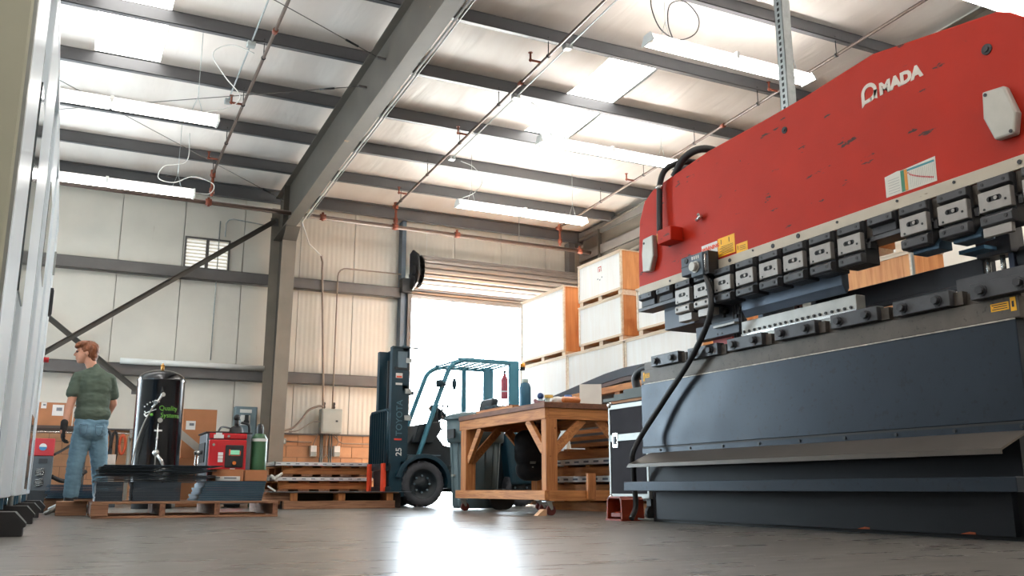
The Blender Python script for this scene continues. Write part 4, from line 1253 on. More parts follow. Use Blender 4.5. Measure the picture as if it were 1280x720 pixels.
hd = W(-0.085, -0.005, 1.640)           # head centre, turned to the left of the picture
RY = lambda a: Matrix.Rotation(a, 3, 'Y')
body = [
    ('e', hd + V((0.014, 0, 0.026)), (0.092, 0.074, 0.094), None),          # skull
    ('e', hd + V((-0.030, 0, -0.035)), (0.060, 0.057, 0.076), RY(0.1)),     # face
    ('e', hd + V((-0.056, 0, -0.092)), (0.026, 0.032, 0.022), None),        # chin
    (hd + V((0.0, 0, -0.070)), 0.040, hd + V((-0.052, 0, -0.088)), 0.026),  # jaw
    (hd + V((-0.088, 0, 0.006)), 0.009, hd + V((-0.108, 0, -0.028)), 0.011),  # nose
    (hd + V((-0.086, -0.012, -0.056)), 0.008, hd + V((-0.086, 0.012, -0.056)), 0.008),  # lips
    (hd + V((-0.084, -0.012, -0.068)), 0.009, hd + V((-0.084, 0.012, -0.068)), 0.009),
    (hd + V((-0.078, -0.038, 0.022)), 0.011, hd + V((-0.086, 0.0, 0.018)), 0.011),     # brow
    ('e', hd + V((0.012, -0.073, -0.012)), (0.017, 0.010, 0.030), RY(0.2)),  # ears
    ('e', hd + V((0.012, 0.073, -0.012)), (0.017, 0.010, 0.030), None),
    (hd + V((0.030, 0, -0.050)), 0.054, W(0.0, 0.0, 1.47), 0.056),          # neck
    (W(0.0, 0.0, 1.47), 0.06, W(0.02, 0.0, 1.38), 0.10),
    (W(-0.05, 0.0, 1.35), 0.06, W(0.09, 0.0, 1.35), 0.06), (W(-0.02, 0.0, 1.26), 0.10, W(0.08, 0.0, 1.26), 0.10), (W(0.0, 0.0, 1.05), 0.09, W(0.08, 0.0, 1.05), 0.09), (W(0.01, 0, 0.93), 0.085, W(0.07, 0, 0.93), 0.085),
    # left arm (picture left), hanging
    (W(-0.135, -0.02, 1.37), 0.048, W(-0.175, -0.05, 1.13), 0.042), (W(-0.175, -0.05, 1.13), 0.042, W(-0.215, -0.11, 0.90), 0.029), (W(-0.215, -0.11, 0.90), 0.028, W(-0.222, -0.13, 0.82), 0.032),
    # right arm, mostly hidden behind the trunk
    (W(0.17, 0.03, 1.37), 0.048, W(0.225, 0.08, 1.13), 0.042), (W(0.225, 0.08, 1.13), 0.041, W(0.16, 0.19, 0.96), 0.029), (W(0.16, 0.19, 0.96), 0.028, W(0.12, 0.21, 0.91), 0.032),
    # legs
    (W(-0.030, -0.02, 0.86), 0.084, W(-0.075, -0.02, 0.50), 0.060), (W(-0.075, -0.02, 0.50), 0.060, W(-0.085, -0.0, 0.10), 0.040),
    (W(0.090, 0.02, 0.86), 0.084, W(0.14, 0.05, 0.50), 0.060), (W(0.14, 0.05, 0.50), 0.060, W(0.18, 0.10, 0.10), 0.040),
    (W(-0.085, 0.0, 0.06), 0.038, W(-0.17, 0.08, 0.045), 0.033), (W(0.18, 0.10, 0.06), 0.038, W(0.10, 0.19, 0.045), 0.033),
]
person = blob('person', body, 0.0085, m_skin, None, (PX, PYY, 0), 3)
tag(person, 'person in grey-green t-shirt, faded jeans and black gloves standing by the tank, head turned left', 'person')
fl_ = Matrix.Diagonal((1, 1, 1)).to_3x3()
shirt = [
    ('e', W(0.025, 0.0, 1.30), (0.175, 0.125, 0.20), RY(-0.05)), ('e', W(0.03, 0.0, 1.14), (0.165, 0.122, 0.22), None),
    ('e', W(0.035, 0.0, 1.01), (0.178, 0.140, 0.13), None),
    (W(0.0, 0.0, 1.36), 0.105, W(0.005, 0.0, 1.475), 0.066),
    (W(-0.05, 0.0, 1.425), 0.052, W(-0.135, -0.02, 1.375), 0.062), (W(0.06, 0.0, 1.425), 0.052, W(0.17, 0.02, 1.375), 0.062),
    (W(-0.135, -0.02, 1.375), 0.064, W(-0.170, -0.040, 1.215), 0.066), (W(0.17, 0.03, 1.375), 0.064, W(0.212, 0.06, 1.22), 0.064),
]
s_o = blob('t_shirt', shirt, 0.009, m_shirt, person, (PX, PYY, 0), 4, jitter=(0.0055, 16, (0.7, 1, 1.9)))
jeans = [
    ('e', W(0.035, 0, 0.92), (0.168, 0.125, 0.11), None), ('e', W(-0.02, -0.02, 0.84), (0.112, 0.128, 0.13), None), ('e', W(0.085, 0.0, 0.84), (0.112, 0.128, 0.13), None),
    (W(-0.045, -0.02, 0.78), 0.098, W(-0.080, -0.02, 0.50), 0.080), (W(-0.080, -0.02, 0.50), 0.080, W(-0.092, 0.0, 0.20), 0.074),
    (W(0.105, 0.02, 0.78), 0.100, W(0.145, 0.05, 0.50), 0.080), (W(0.145, 0.05, 0.50), 0.080, W(0.185, 0.10, 0.20), 0.074),
]
j_o = blob('jeans', jeans, 0.009, m_jean, person, (PX, PYY, 0), 3, jitter=(0.007, 18, (0.7, 1, 1.8)))
bt = [(W(-0.09, 0.0, 0.19), 0.066, W(-0.09, 0.0, 0.07), 0.058), (W(-0.09, 0.0, 0.06), 0.056, W(-0.185, 0.09, 0.05), 0.046)]
blob('boot', bt, 0.008, m_boot, person, (PX, PYY, 0), 2)
bt = [(W(0.185, 0.10, 0.19), 0.066, W(0.185, 0.10, 0.07), 0.058), (W(0.185, 0.10, 0.06), 0.056, W(0.09, 0.20, 0.05), 0.046)]
blob('boot', bt, 0.008, m_boot, person, (PX, PYY, 0), 2)
hair = [
    ('e', hd + V((0.030, 0, 0.036)), (0.098, 0.086, 0.094), None), ('e', hd + V((0.078, 0, -0.015)), (0.042, 0.066, 0.080), None),
    ('e', hd + V((-0.035, -0.005, 0.086)), (0.072, 0.076, 0.040), RY(-0.25)), ('e', hd + V((-0.082, -0.015, 0.064)), (0.030, 0.060, 0.024), RY(-0.5)),
    (hd + V((0.045, -0.066, 0.01)), 0.022, hd + V((0.045, -0.060, -0.04)), 0.018), (hd + V((0.02, -0.074, 0.03)), 0.016, hd + V((-0.016, -0.072, 0.012)), 0.010),
    (hd + V((0.078, -0.03, -0.06)), 0.030, hd + V((0.084, 0.02, -0.085)), 0.022),
]
blob('hair', hair, 0.006, m_hair, person, (PX, PYY, 0), 1, jitter=(0.007, 60, (1, 1, 0.45)))
eye = MB().ball(hd + V((-0.083, -0.028, 0.004)), 0.010, 8, 6).ball(hd + V((-0.083, 0.028, 0.004)), 0.010, 8, 6)
obj('eyes', eye, m_ink, person)


def glove(wr, dirv, palm_n, side):
    """hand in a glove: palm, four curled fingers of different length, thumb leaving the side of the palm"""
    d = V(dirv).normalized()
    nrm = V(palm_n).normalized()
    sd = d.cross(nrm).normalized() * side
    c = [(wr - d * 0.05, 0.036, wr + d * 0.02, 0.034)]
    for k, (off, ln) in enumerate(((-0.030, 0.072), (-0.010, 0.082), (0.011, 0.077), (0.030, 0.060))):
        base = wr + d * 0.09 + sd * off
        c.append((wr + d * 0.01 + sd * off * 0.8, 0.019, base, 0.015))
        m1 = base + d * ln * 0.42 + nrm * ln * 0.12
        m2 = m1 + d * ln * 0.26 + nrm * ln * 0.26
        m3 = m2 + d * ln * 0.05 + nrm * ln * 0.30
        c += [(base, 0.0125, m1, 0.0115), (m1, 0.0115, m2, 0.0105), (m2, 0.0105, m3, 0.0095)]
    tb = wr + d * 0.02 - sd * 0.034
    t1 = tb + d * 0.035 - sd * 0.026 + nrm * 0.015
    t2 = t1 + d * 0.030 - sd * 0.004 + nrm * 0.014
    c += [(wr + d * 0.005 - sd * 0.015, 0.020, tb, 0.017), (tb, 0.016, t1, 0.0135), (t1, 0.0130, t2, 0.011)]
    return c


blob('glove', glove(W(-0.220, -0.125, 0.855), (-0.02, -0.05, -1), (1, 0.2, 0), 1), 0.006, m_glove, person, (PX, PYY, 0), 2)
blob('glove', glove(W(0.13, 0.20, 0.93), (-0.5, 0.3, -0.6), (-1, 0.2, 0), -1), 0.006, m_glove, person, (PX, PYY, 0), 2)
pk = MB()
for x0, x1 in ((-0.075, 0.0), (0.07, 0.145)):
    pk.tube([W(x0, -0.143, 0.89), W((x0 + x1) / 2, -0.150, 0.885), W(x1, -0.143, 0.89)], 0.003, 5).tube([W(x0, -0.143, 0.89), W(x0 + 0.01, -0.150, 0.80), W((x0 + x1) / 2, -0.148, 0.775), W(x1 - 0.01, -0.150, 0.80), W(x1, -0.143, 0.89)], 0.0025, 5)
tag(obj('pocket_seams', pk, mat('denim_seam', lin(84, 104, 124), 0.8), person), kind='stuff')

# ------------------------------------------------------------------ black receiver tank
t = thing('air_receiver_tank', 'tall glossy black air receiver tank with green and white lettering', 'tank', (1.115, 13.0, 0))
tr, tc = 0.30, (1.115, 13.0, 0)
prof = [(0.001, 1.80)] + [(tr * math.sin(a), 1.66 + 0.14 * math.cos(a)) for a in [0.15, 0.3, 0.5, 0.7, 0.9, 1.1, 1.3, 1.45]] + [(tr + 0.006, 1.655), (tr + 0.006, 1.64), (tr, 1.635), (tr, 0.32)] + [(tr * math.cos(a), 0.32 - 0.14 * math.sin(a)) for a in (0.4, 0.8, 1.2)] + [(0.001, 0.18)]
obj('shell', MB().lathe(prof, tc, 40), m_blackgloss, t)
obj('base_skirt', MB().lathe([(tr * 0.8, 0.30), (tr * 0.82, 0.0), (tr * 0.78, 0.0), (tr * 0.76, 0.30)], tc, 32), m_black, t)
obj('top_fitting', MB().cyl((1.115, 13, 1.80), (1.115, 13, 1.85), 0.022, 8).cyl((1.115, 13, 1.85), (1.115, 13, 1.89), 0.012, 8).cyl((1.09, 13, 1.86), (1.14, 13, 1.86), 0.010, 6), MATS['brass'], t)


def on_tank(ang, z, r=tr):            # point on the shell, angle from the camera-facing side, positive to the right
    return V((tc[0] + r * math.sin(ang), tc[1] - r * math.cos(ang), z))


m_green = mat('green_lettering', lin(110, 180, 60), 0.5, var=0.05)


def wrap(name, s, size, a0, z, m, **kw):
    me = text_mesh(s, size, **kw)
    for v in me.vertices:
        a = a0 + v.co.x / tr
        p = on_tank(a, z + v.co.y, tr + 0.001 + v.co.z) - V(tc)
        v.co = p
    me.materials.clear()
    me.materials.append(m)
    return obj(name, me, None, t)


wrap('green_lettering', 'Quality', 0.088, -0.10, 1.245, m_green, extrude=0.0005, xscale=0.95)
wrap('green_lettering', 'Systems', 0.088, -0.02, 1.155, m_green, extrude=0.0005, xscale=0.95)
sw = MB()
for k in range(6):
    p = on_tank(-0.72 + 0.12 * k, 1.29 + 0.035 * math.sin(k * 0.55) + 0.01 * k, tr + 0.003)
    sw.ball(p, 0.010, 8, 6)
sw.tube([on_tank(-0.70 + 0.055 * k, 1.20 + 0.055 * (k / 9) ** 1.0 + (0.03 if k == 0 else 0), tr + 0.004) for k in range(10)], 0.007, 6)
sw.tube([on_tank(-0.70 + 0.03 * k, 1.20 - 0.035 * math.sin(k * 0.45), tr + 0.004) for k in range(7)], 0.010, 6)
obj('white_swirl_mark', sw, m_label, t)
obj('green_dot', MB().ball(on_tank(-0.38, 1.185, tr + 0.002), 0.020, 10, 6), m_green, t)
obj('outlet_valve', MB().tube(spline([on_tank(-0.02, 1.44, tr + 0.06), on_tank(-0.14, 1.36, tr + 0.07), on_tank(-0.30, 1.27, tr + 0.08)]), 0.018, 8).cyl(on_tank(0.0, 1.44, tr), on_tank(0.0, 1.44, tr + 0.09), 0.028, 10).cyl(on_tank(-0.18, 1.36, tr + 0.04), on_tank(-0.22, 1.33, tr + 0.1), 0.03, 10), m_chrome, t)
obj('air_hose', MB().tube(spline([on_tank(-0.30, 1.27, tr + 0.08), on_tank(-0.55, 1.08, tr + 0.07), on_tank(-0.78, 0.85, tr + 0.06), on_tank(-0.95, 0.60, tr + 0.05), on_tank(-1.0, 0.4, tr + 0.05)]), 0.009, 6), mat('grey_hose', lin(140, 132, 122), 0.5), t)
obj('gauge', MB().cyl(on_tank(-0.02, 1.115, tr), on_tank(-0.02, 1.115, tr + 0.03), 0.032, 14), m_chrome, t)
obj('data_plate', MB().beam(on_tank(-0.22, 0.985, tr + 0.002), on_tank(0.10, 0.985, tr + 0.002), 0.004, 0.022), m_label, t)
obj('drain_pipe', MB().cyl(on_tank(-0.08, 1.07, tr + 0.03), on_tank(-0.08, 0.45, tr + 0.03), 0.010, 8).ball(on_tank(-0.08, 0.70, tr + 0.03), 0.045, 10, 8).tube([on_tank(-0.08, 0.70, tr + 0.04), on_tank(0.12, 0.60, tr + 0.06), on_tank(0.26, 0.48, tr + 0.06)], 0.022, 8).ball(on_tank(-0.08, 0.88, tr + 0.03), 0.018, 8, 6), m_chrome, t)

# ------------------------------------------------------------------ red compressor, gas cylinders, cartons
m_cgrey = mat('compressor_grey', lin(96, 102, 108), 0.4, var=0.06)
t = thing('air_compressor', 'red and grey air compressor with a black control panel beside the green cylinder', 'compressor', (2.0, 13.2, 0))
obj('housing', MB().box(1.74, 2.33, 12.97, 13.7, 0.05, 0.985), m_cgrey, t, bev=0.02, seg=2)
obj('front_door', MB().box(1.77, 2.265, 12.94, 12.97, 0.10, 0.90), m_red, t, bev=0.015, seg=2)
obj('upper_trim', MB().box(1.77, 2.265, 12.945, 12.97, 0.91, 0.985), m_red, t, bev=0.01)
obj('lid', MB().box(1.72, 2.34, 12.96, 13.72, 0.985, 1.005), m_black, t, bev=0.008)
cp = obj('control_panel', MB().box(1.985, 2.225, 12.915, 12.945, 0.53, 0.83), m_black, t, bev=0.02, seg=2)
obj('screen', MB().box(2.04, 2.17, 12.909, 12.916, 0.70, 0.76), mat('lit_display', lin(120, 176, 150), 0.4, emit=(lin(120, 190, 150), 0.5)), cp)
obj('red_keys', MB().box(2.03, 2.05, 12.908, 12.916, 0.69, 0.77).box(2.06, 2.18, 12.908, 12.916, 0.685, 0.693).box(2.172, 2.185, 12.908, 12.916, 0.70, 0.75), mat('orange_red_print', lin(226, 90, 60), 0.6), cp)
obj('stop_button', MB().cyl((2.105, 12.915, 0.595), (2.105, 12.895, 0.595), 0.035, 14), m_black, cp)
obj('stop_knob', MB().cyl((2.105, 12.895, 0.590), (2.105, 12.88, 0.590), 0.024, 12), mat('stop_orange', lin(236, 130, 50), 0.4), cp)
for z in (0.69, 0.645, 0.60):
    obj('sticker', MB().box(1.895, 1.96, 12.936, 12.941, z, z + 0.04), m_label, t)
obj('data_plate', MB().box(1.825, 1.955, 12.938, 12.947, 0.915, 0.965).box(1.85, 1.93, 12.938, 12.947, 0.965, 0.99), m_label, t)
obj('maker_badge', MB().box(2.06, 2.125, 12.936, 12.941, 0.50, 0.52), m_label, t)
for x, z in ((2.02, 0.945), (1.83, 0.83)):
    obj('lock', MB().cyl((x, 12.945, z), (x, 12.932, z), 0.018, 10), m_chrome, t)
obj('side_grille', MB().box(1.725, 1.742, 13.05, 13.6, 0.60, 0.86), m_black, t)
obj('side_pipework', MB().cyl((1.68, 13.2, 0.35), (1.68, 13.2, 0.75), 0.012, 8).cyl((1.66, 13.35, 0.35), (1.66, 13.35, 0.72), 0.012, 8).cyl((1.62, 13.2, 0.72), (1.74, 13.2, 0.74), 0.03, 8), m_chrome, t)
m_cylg = mat('green_cylinder_paint', lin(56, 96, 62), 0.4, var=0.08)
t = thing('gas_cylinder', 'green gas cylinder with a black cap standing beside the compressor', 'gas cylinder', (2.46, 13.1, 0))
obj('shell', MB().lathe([(0.001, 0.0), (0.10, 0.0), (0.108, 0.02), (0.108, 0.88), (0.10, 0.94), (0.075, 0.985), (0.05, 1.0), (0.001, 1.0)], (2.46, 13.1, 0), 24), m_cylg, t)
obj('cap', MB().lathe([(0.046, 0.99), (0.048, 1.08), (0.035, 1.13), (0.001, 1.14)], (2.46, 13.1, 0), 16), m_black, t)
obj('paper_tag', MB().lathe([(0.110, 0.89), (0.110, 0.93)], (2.46, 13.1, 0), 24), m_label, t)
t = thing('gas_cylinder', 'black capped cylinder and regulator behind the red compressor', 'gas cylinder', (2.28, 13.95, 0))
obj('shell', MB().lathe([(0.001, 0.0), (0.11, 0.0), (0.115, 0.02), (0.115, 1.02), (0.09, 1.12), (0.05, 1.15), (0.001, 1.15)], (2.28, 13.95, 0), 20), m_black, t)
obj('valve', MB().cyl((2.28, 13.95, 1.14), (2.28, 13.95, 1.24), 0.035, 10).ball((2.28, 13.95, 1.27), 0.05, 10, 8), m_black, t)
obj('hose', MB().tube(spline([(2.33, 13.9, 1.20), (2.44, 13.88, 1.16), (2.45, 13.88, 1.0), (2.40, 13.88, 0.9)]), 0.018, 8), m_black, t)
cord('black_hose', 'dark hose arching from the compressor lid to the wall box', spline([(1.95, 13.5, 1.0), (2.1, 14.2, 1.14), (2.35, 15.2, 1.2), (2.62, 16.35, 1.24)]), 0.015, m_black, 'hose')


def carton(name, label, x0, x1, y0, y1, z0, z1, lab=None, group=None, m=None, rotz=0):
    cx, cy = (x0 + x1) / 2, (y0 + y1) / 2
    t = thing(name, label, 'box', (cx, cy, z0), rotz, group)
    hx, hy, h = (x1 - x0) / 2, (y1 - y0) / 2, z1 - z0
    obj('body', MB().box(-hx, hx, -hy, hy, 0, h), m or m_card, t, rel=False, bev=0.004)
    obj('flaps', MB().box(-hx, hx, -hy, -0.002, h, h + 0.004).box(-hx, hx, 0.002, hy, h, h + 0.004), m or m_card, t, rel=False)
    for (a, b_, c, d) in (lab or []):
        l = obj('shipping_label', MB().box(-hx + a * 2 * hx, -hx + b_ * 2 * hx, -hy - 0.002, -hy, c * h, d * h), m_label, t, rel=False)
        obj('label_print', MB().box(-hx + (a + (b_ - a) * 0.35) * 2 * hx, -hx + (a + (b_ - a) * 0.85) * 2 * hx, -hy - 0.003, -hy - 0.002, (c + (d - c) * 0.45) * h, (c + (d - c) * 0.75) * h), mat('grey_print', lin(120, 124, 130), 0.8), l, rel=False)
    return t


carton('carton', 'tall brown carton with a white label behind the tank and compressor', 1.53, 2.0, 14.0, 14.5, 0.68, 1.375, [(0.10, 0.38, 0.58, 0.76)])
carton('carton', 'brown carton on the floor under the tall labelled carton', 1.50, 2.02, 13.95, 14.5, 0.0, 0.67)
t = thing('cardboard_sheet', 'bent grey cardboard flap leaning against the lower brown carton', 'cardboard', (1.55, 13.85, 0.5))
obj('sheet', MB().beam((1.44, 13.86, 1.06), (1.82, 13.86, 0.76), 0.02, 0.10).beam((1.44, 13.86, 1.06), (1.44, 13.80, 0.0), 0.10, 0.015, up=(0, 1, 0)), mat('grey_card', lin(168, 160, 150), 0.8), t)

# ------------------------------------------------------------------ shelf, cartons and gear behind the worker
t = thing('wall_bench', 'long dark bench top along the wall behind the worker', 'bench', (-0.4, 15.6, 0))
obj('bench_top', MB().box(-2.5, 0.36, 15.3, 16.2, 1.13, 1.17), mat('dark_bench', lin(70, 60, 54), 0.6), t)
for x in (-2.4, 0.28):
    obj('leg', MB().box(x, x + 0.06, 15.4, 15.46, 0, 1.13), m_steel, t)
obj('front_rail', MB().cyl((-2.5, 15.27, 1.07), (0.36, 15.27, 1.07), 0.018, 8), m_chrome, t)
carton('carton', 'brown carton with a white label on the wall bench, nearest the cabinet', -0.42, 0.10, 15.5, 15.95, 1.17, 1.52, [(0.16, 0.30, 0.75, 1.0), (0.46, 0.76, 0.45, 0.92)])
carton('carton', 'brown carton with a white label mostly hidden by the worker', 0.12, 0.50 - 0.15, 15.5, 15.95, 1.17, 1.50, [(0.0, 0.3, 0.45, 0.92)])
t = thing('dryer_unit', 'dark grey upright dryer unit with a red top panel and round blue badge', 'machine', (-0.27, 14.5, 0))
m_drk = mat('dryer_grey', lin(72, 76, 80), 0.45, var=0.08)
obj('body', MB().box(-0.62, -0.09, 14.5, 15.05, 0.22, 0.70), m_drk, t, bev=0.008)
obj('head', MB().box(-0.62, -0.09, 14.49, 15.05, 0.70, 0.94), m_red, t, bev=0.008)
obj('round_badge', MB().cyl((-0.235, 14.49, 0.82), (-0.235, 14.475, 0.82), 0.05, 16), mat('badge_blue', lin(60, 130, 176), 0.4), t)
obj('badge_cap', MB().prism([(-0.235 + 0.048 * math.cos(a), 0.822 + 0.048 * math.sin(a)) for a in [PI * i / 8 for i in range(9)]], 'y', 14.470, 14.475), m_label, t)
obj('vent_slot', MB().box(-0.27, -0.16, 14.49, 14.50, 0.60, 0.66), m_black, t)
for z in (0.47, 0.33):
    g = obj('fan_grille', MB().cyl((-0.24, 14.5, z), (-0.24, 14.485, z), 0.062, 16), m_black, t)
    sp = MB()
    for k in range(5):
        sp.cyl((-0.24 - 0.05, 14.48, z - 0.04 + 0.02 * k), (-0.24 + 0.05, 14.48, z - 0.02 + 0.02 * k), 0.004, 5)
    obj('grille_wires', sp, m_chrome, g)
obj('plinth', MB().box(-0.62, -0.09, 14.5, 15.05, 0.0, 0.22), m_black, t)
cord('black_hose', 'black hose running from the dryer unit to the wall', spline([(-0.09, 14.6, 0.72), (0.05, 14.9, 0.82), (0.2, 15.2, 0.95), (0.3, 15.6, 1.0)]), 0.018, m_black, 'hose')
cord('black_hose', 'black hose crossing low beside the dryer unit', spline([(-0.09, 14.6, 0.42), (0.05, 14.7, 0.36), (0.2, 14.8, 0.38), (0.35, 14.9, 0.50)]), 0.03, m_black, 'hose')
t = thing('hose_rack', 'chrome wall rail between the worker and the tank', 'rack', (0.75, 16.4, 1.1))
obj('rail', MB().cyl((0.60, 16.35, 1.13), (1.05, 16.35, 1.13), 0.014, 8).box(0.98, 1.06, 16.33, 16.62, 1.06, 1.20), m_chrome, t)
for k, (x, z0, z1, m_, lab) in enumerate(((0.66, 1.16, 0.72, m_black, 'black hose loop hanging on the wall rail, left of three'), (0.76, 1.16, 0.62, m_black, 'thick black hose loop hanging in the middle of the wall rail'), (0.88, 1.10, 0.80, mat('orange_hose', lin(206, 84, 44), 0.5), 'orange hose loop hanging on the wall rail beside the tank'))):
    p = [(x - 0.045, 16.34, (z0 + z1) / 2)] + [(x + 0.045 * math.cos(a), 16.33, (z0 + z1) / 2 + (z0 - z1) / 2 * math.sin(a)) for a in [PI - 2 * PI * i / 16 for i in range(17)]]
    tag(obj('hose_loop', MB().tube(p[1:], 0.022, 8), m_, None, (x, 16.34, z1)), lab, 'hose')
t = thing('drain_pipe', 'grey pipe standing against the block wall right of the hanging hoses', 'pipe', (0.98, 16.5, 0))
obj('tube', MB().cyl((1.0, 16.55, 0), (1.0, 16.55, 1.1), 0.03, 8), m_egrey, t)
carton('white_carton', 'small pale box on the floor behind the worker legs', 0.50, 0.70, 14.2, 14.5, 0.30, 0.72, m=mat('pale_box', lin(208, 190, 176), 0.8))
carton('dark_crate', 'dark grey crate under the small pale box behind the worker', 0.46, 0.74, 14.15, 14.55, 0.0, 0.295, m=mat('dark_plastic', lin(70, 74, 78), 0.6))

# ------------------------------------------------------------------ pallet with steel sheets in the foreground
def pallet(name, label, loc, Lx, Ly, group=None, rotz=0.0, mx=None, my=None, H=0.142):
    mx, my = mx or m_oldwood, my or m_oldwood_y
    t = thing(name, label, 'pallet', loc, rotz, group)
    n = 6
    for i in range(n):
        y = -Ly / 2 + (Ly - 0.1) * i / (n - 1)
        obj('deck_board', MB().box(-Lx / 2, Lx / 2, y, y + 0.095 + random.uniform(-0.006, 0.004), H - 0.02, H), mx, t, rel=False, bev=0.002)
    for y in (-Ly / 2, -0.05, Ly / 2 - 0.1):
        obj('bottom_board', MB().box(-Lx / 2, Lx / 2, y, y + 0.1, 0, 0.02), mx, t, rel=False, bev=0.002)
    return t


p1 = pallet('pallet', 'worn brown pallet in the foreground carrying the dark steel sheets', (1.07, 9.40, 0), 1.58, 1.18)
for x in (-0.79, -0.245, 0.22, 0.74):
    obj('stringer', MB().box(x, x + 0.05, -0.585, 0.585, 0.02, 0.122), m_oldwood_y, p1, rel=False, bev=0.004)
obj('block', MB().box(-0.80, -0.66, -0.595, -0.50, 0.02, 0.122), m_oldwood, p1, rel=False, bev=0.004)
m_sheet = mat('dark_steel_sheet', lin(50, 60, 70), 0.42, 0.55, var=0.2, scale=3)
m_sheetb = mat('blue_steel_sheet', lin(54, 76, 92), 0.4, 0.5, var=0.15, scale=3)
rnd = random.Random(3)


def sheet(name, label, x0, x1, y0, y1, z, t_, m, group, rz=0.0):
    cx, cy = (x0 + x1) / 2, (y0 + y1) / 2
    mb = MB().box(-(x1 - x0) / 2, (x1 - x0) / 2, -(y1 - y0) / 2, (y1 - y0) / 2, 0, t_)
    o = obj(name, mb, m, None, (cx, cy, z), rel=False)
    o.rotation_euler = (0, 0, rz)
    return tag(o, label, 'sheet', group)


z = 0.143
for k in range(12):                       # lower neat part: left and middle blocks of cut sheets
    pos = {0: 'bottom ', 11: 'top '}.get(k, '')
    sheet('steel_sheet', pos + 'small dark steel plate in the lower left block of the foreground pallet', 0.30 + rnd.uniform(-0.004, 0.004), 0.52, 8.90, 9.35, z, 0.0125, m_sheet, 'plates in the lower left block')
    sheet('steel_sheet', pos + 'small dark steel plate in the lower middle block of the foreground pallet', 0.60 + rnd.uniform(-0.004, 0.004), 1.0, 8.90, 9.35, z, 0.0125, m_sheet, 'plates in the lower middle block')
    z += 0.0137
for k in range(10):                       # upper ragged part
    pos = {0: 'lowest ', 9: 'topmost '}.get(k, '')
    a = rnd.uniform(-0.06, 0.06)
    g = 0.012 + 0.0025 * (k % 3)
    sheet('steel_sheet', pos + 'dark steel sheet in the ragged upper left pile of the foreground pallet', 0.34 + rnd.uniform(-0.07, 0.05), 0.80 + rnd.uniform(-0.05, 0.05), 8.86 + rnd.uniform(0, 0.08), 9.55 + rnd.uniform(-0.05, 0.05), z, 0.006, m_sheet, 'sheets in the ragged upper left pile', a * 0.5)
    sheet('steel_sheet', pos + 'dark steel sheet in the ragged upper right pile of the foreground pallet', 0.86 + rnd.uniform(-0.03, 0.05), 1.24 + rnd.uniform(-0.12, 0.10), 8.86 + rnd.uniform(0, 0.08), 9.55 + rnd.uniform(-0.05, 0.05), z, 0.006, m_sheet, 'sheets in the ragged upper right pile', a * 0.5)
    z += 0.0143
sheet('steel_sheet', 'large dark steel sheet lying on top of the ragged sheet piles', 0.36, 1.36, 8.9, 9.7, z, 0.008, m_sheet, None, -0.01)
z2 = 0.143
for k in range(9):
    sheet('blue_steel_sheet', {0: 'lowest ', 8: 'topmost '}.get(k, '') + 'blue grey steel sheet in the neat pile at the right of the foreground pallet', 1.15 - 0.0 + 0.008 * k + rnd.uniform(-0.012, 0.012), 1.72 + 0.004 * k, 8.88, 9.6, z2, 0.0185, m_sheetb, 'blue grey sheets in the neat right pile')
    z2 += 0.0198
carton('carton', 'brown carton with a white label on the blue grey sheet pile', 1.275, 1.56, 9.0, 9.3, z2, z2 + 0.105, [(0.12, 0.9, 0.03, 0.42)])
carton('carton', 'plain brown carton at the right end of the blue grey sheet pile', 1.575, 1.78, 9.0, 9.3, z2, z2 + 0.10)
# timber and low sheets behind the pallet
t = thing('timber_block', 'short brown timber block on the floor left of the foreground pallet', 'timber', (0.13, 10.0, 0))
obj('timber', MB().box(0.0, 0.27, 9.9, 10.14, 0, 0.135), m_oldwood, t, bev=0.005)
obj('batten', MB().box(0.15, 0.30, 9.85, 9.95, 0.135, 0.15), m_oldwood, t)
zz = 0.15
t = thing('timber_skid', 'dark timber skid under the low sheet stack behind the worker', 'timber', (0.1, 11.3, 0))
obj('skid', MB().box(-0.12, 0.5, 11.3, 11.42, 0, 0.15), m_oldwood, t)
obj('skid', MB().box(-0.12, 0.5, 11.75, 11.87, 0, 0.15), m_oldwood, t)
for k in range(9):
    sheet('steel_sheet', {0: 'lowest ', 8: 'topmost '}.get(k, '') + 'dark blue steel sheet in the low stack behind the worker', -0.10 + rnd.uniform(-0.02, 0.02), 0.42, 11.25, 11.9, zz, 0.013, m_sheetb, 'sheets in the low stack behind the worker')
    zz += 0.0165
cord('coiled_hose', 'short grey hose end lying on the floor beside the cabinet foot', spline([(-0.08, 10.2, 0.02), (-0.02, 10.1, 0.05), (0.02, 10.3, 0.09), (-0.05, 10.6, 0.05)]), 0.022, MATS['grey_hose'], 'hose')
# ------------------------------------------------------------------ workbench of construction lumber
bx0, bx1, by0, by1 = 4.22, 5.30, 7.96, 10.12
bench = thing('workbench', 'rolling lumber workbench with corner braces in the middle of the shop', 'workbench', (4.75, 9.0, 0))
obj('bench_top', MB().box(bx0 - 0.015, bx1, by0 - 0.015, by1, 1.03, 1.085), wood('stained_top', lin(128, 84, 60), lin(92, 60, 46), 'y'), bench, bev=0.003)
obj('top_rail', MB().box(bx0, bx0 + 0.045, by0, by1, 0.92, 1.03), m_pine_y, bench, bev=0.003)
obj('top_rail', MB().box(bx1 - 0.045, bx1, by0, by1, 0.92, 1.03), m_pine_y, bench, bev=0.003)
obj('top_rail', MB().box(bx0 + 0.045, bx1 - 0.045, by0, by0 + 0.045, 0.92, 1.03), m_pine_x, bench, bev=0.003)
obj('top_rail', MB().box(bx0 + 0.045, bx1 - 0.045, by1 - 0.045, by1, 0.92, 1.03), m_pine_x, bench, bev=0.003)
obj('lower_rail', MB().box(bx0 - 0.02, bx0 + 0.03, by0 - 0.02, by1 + 0.06, 0.145, 0.235), m_pine_y, bench, bev=0.003)
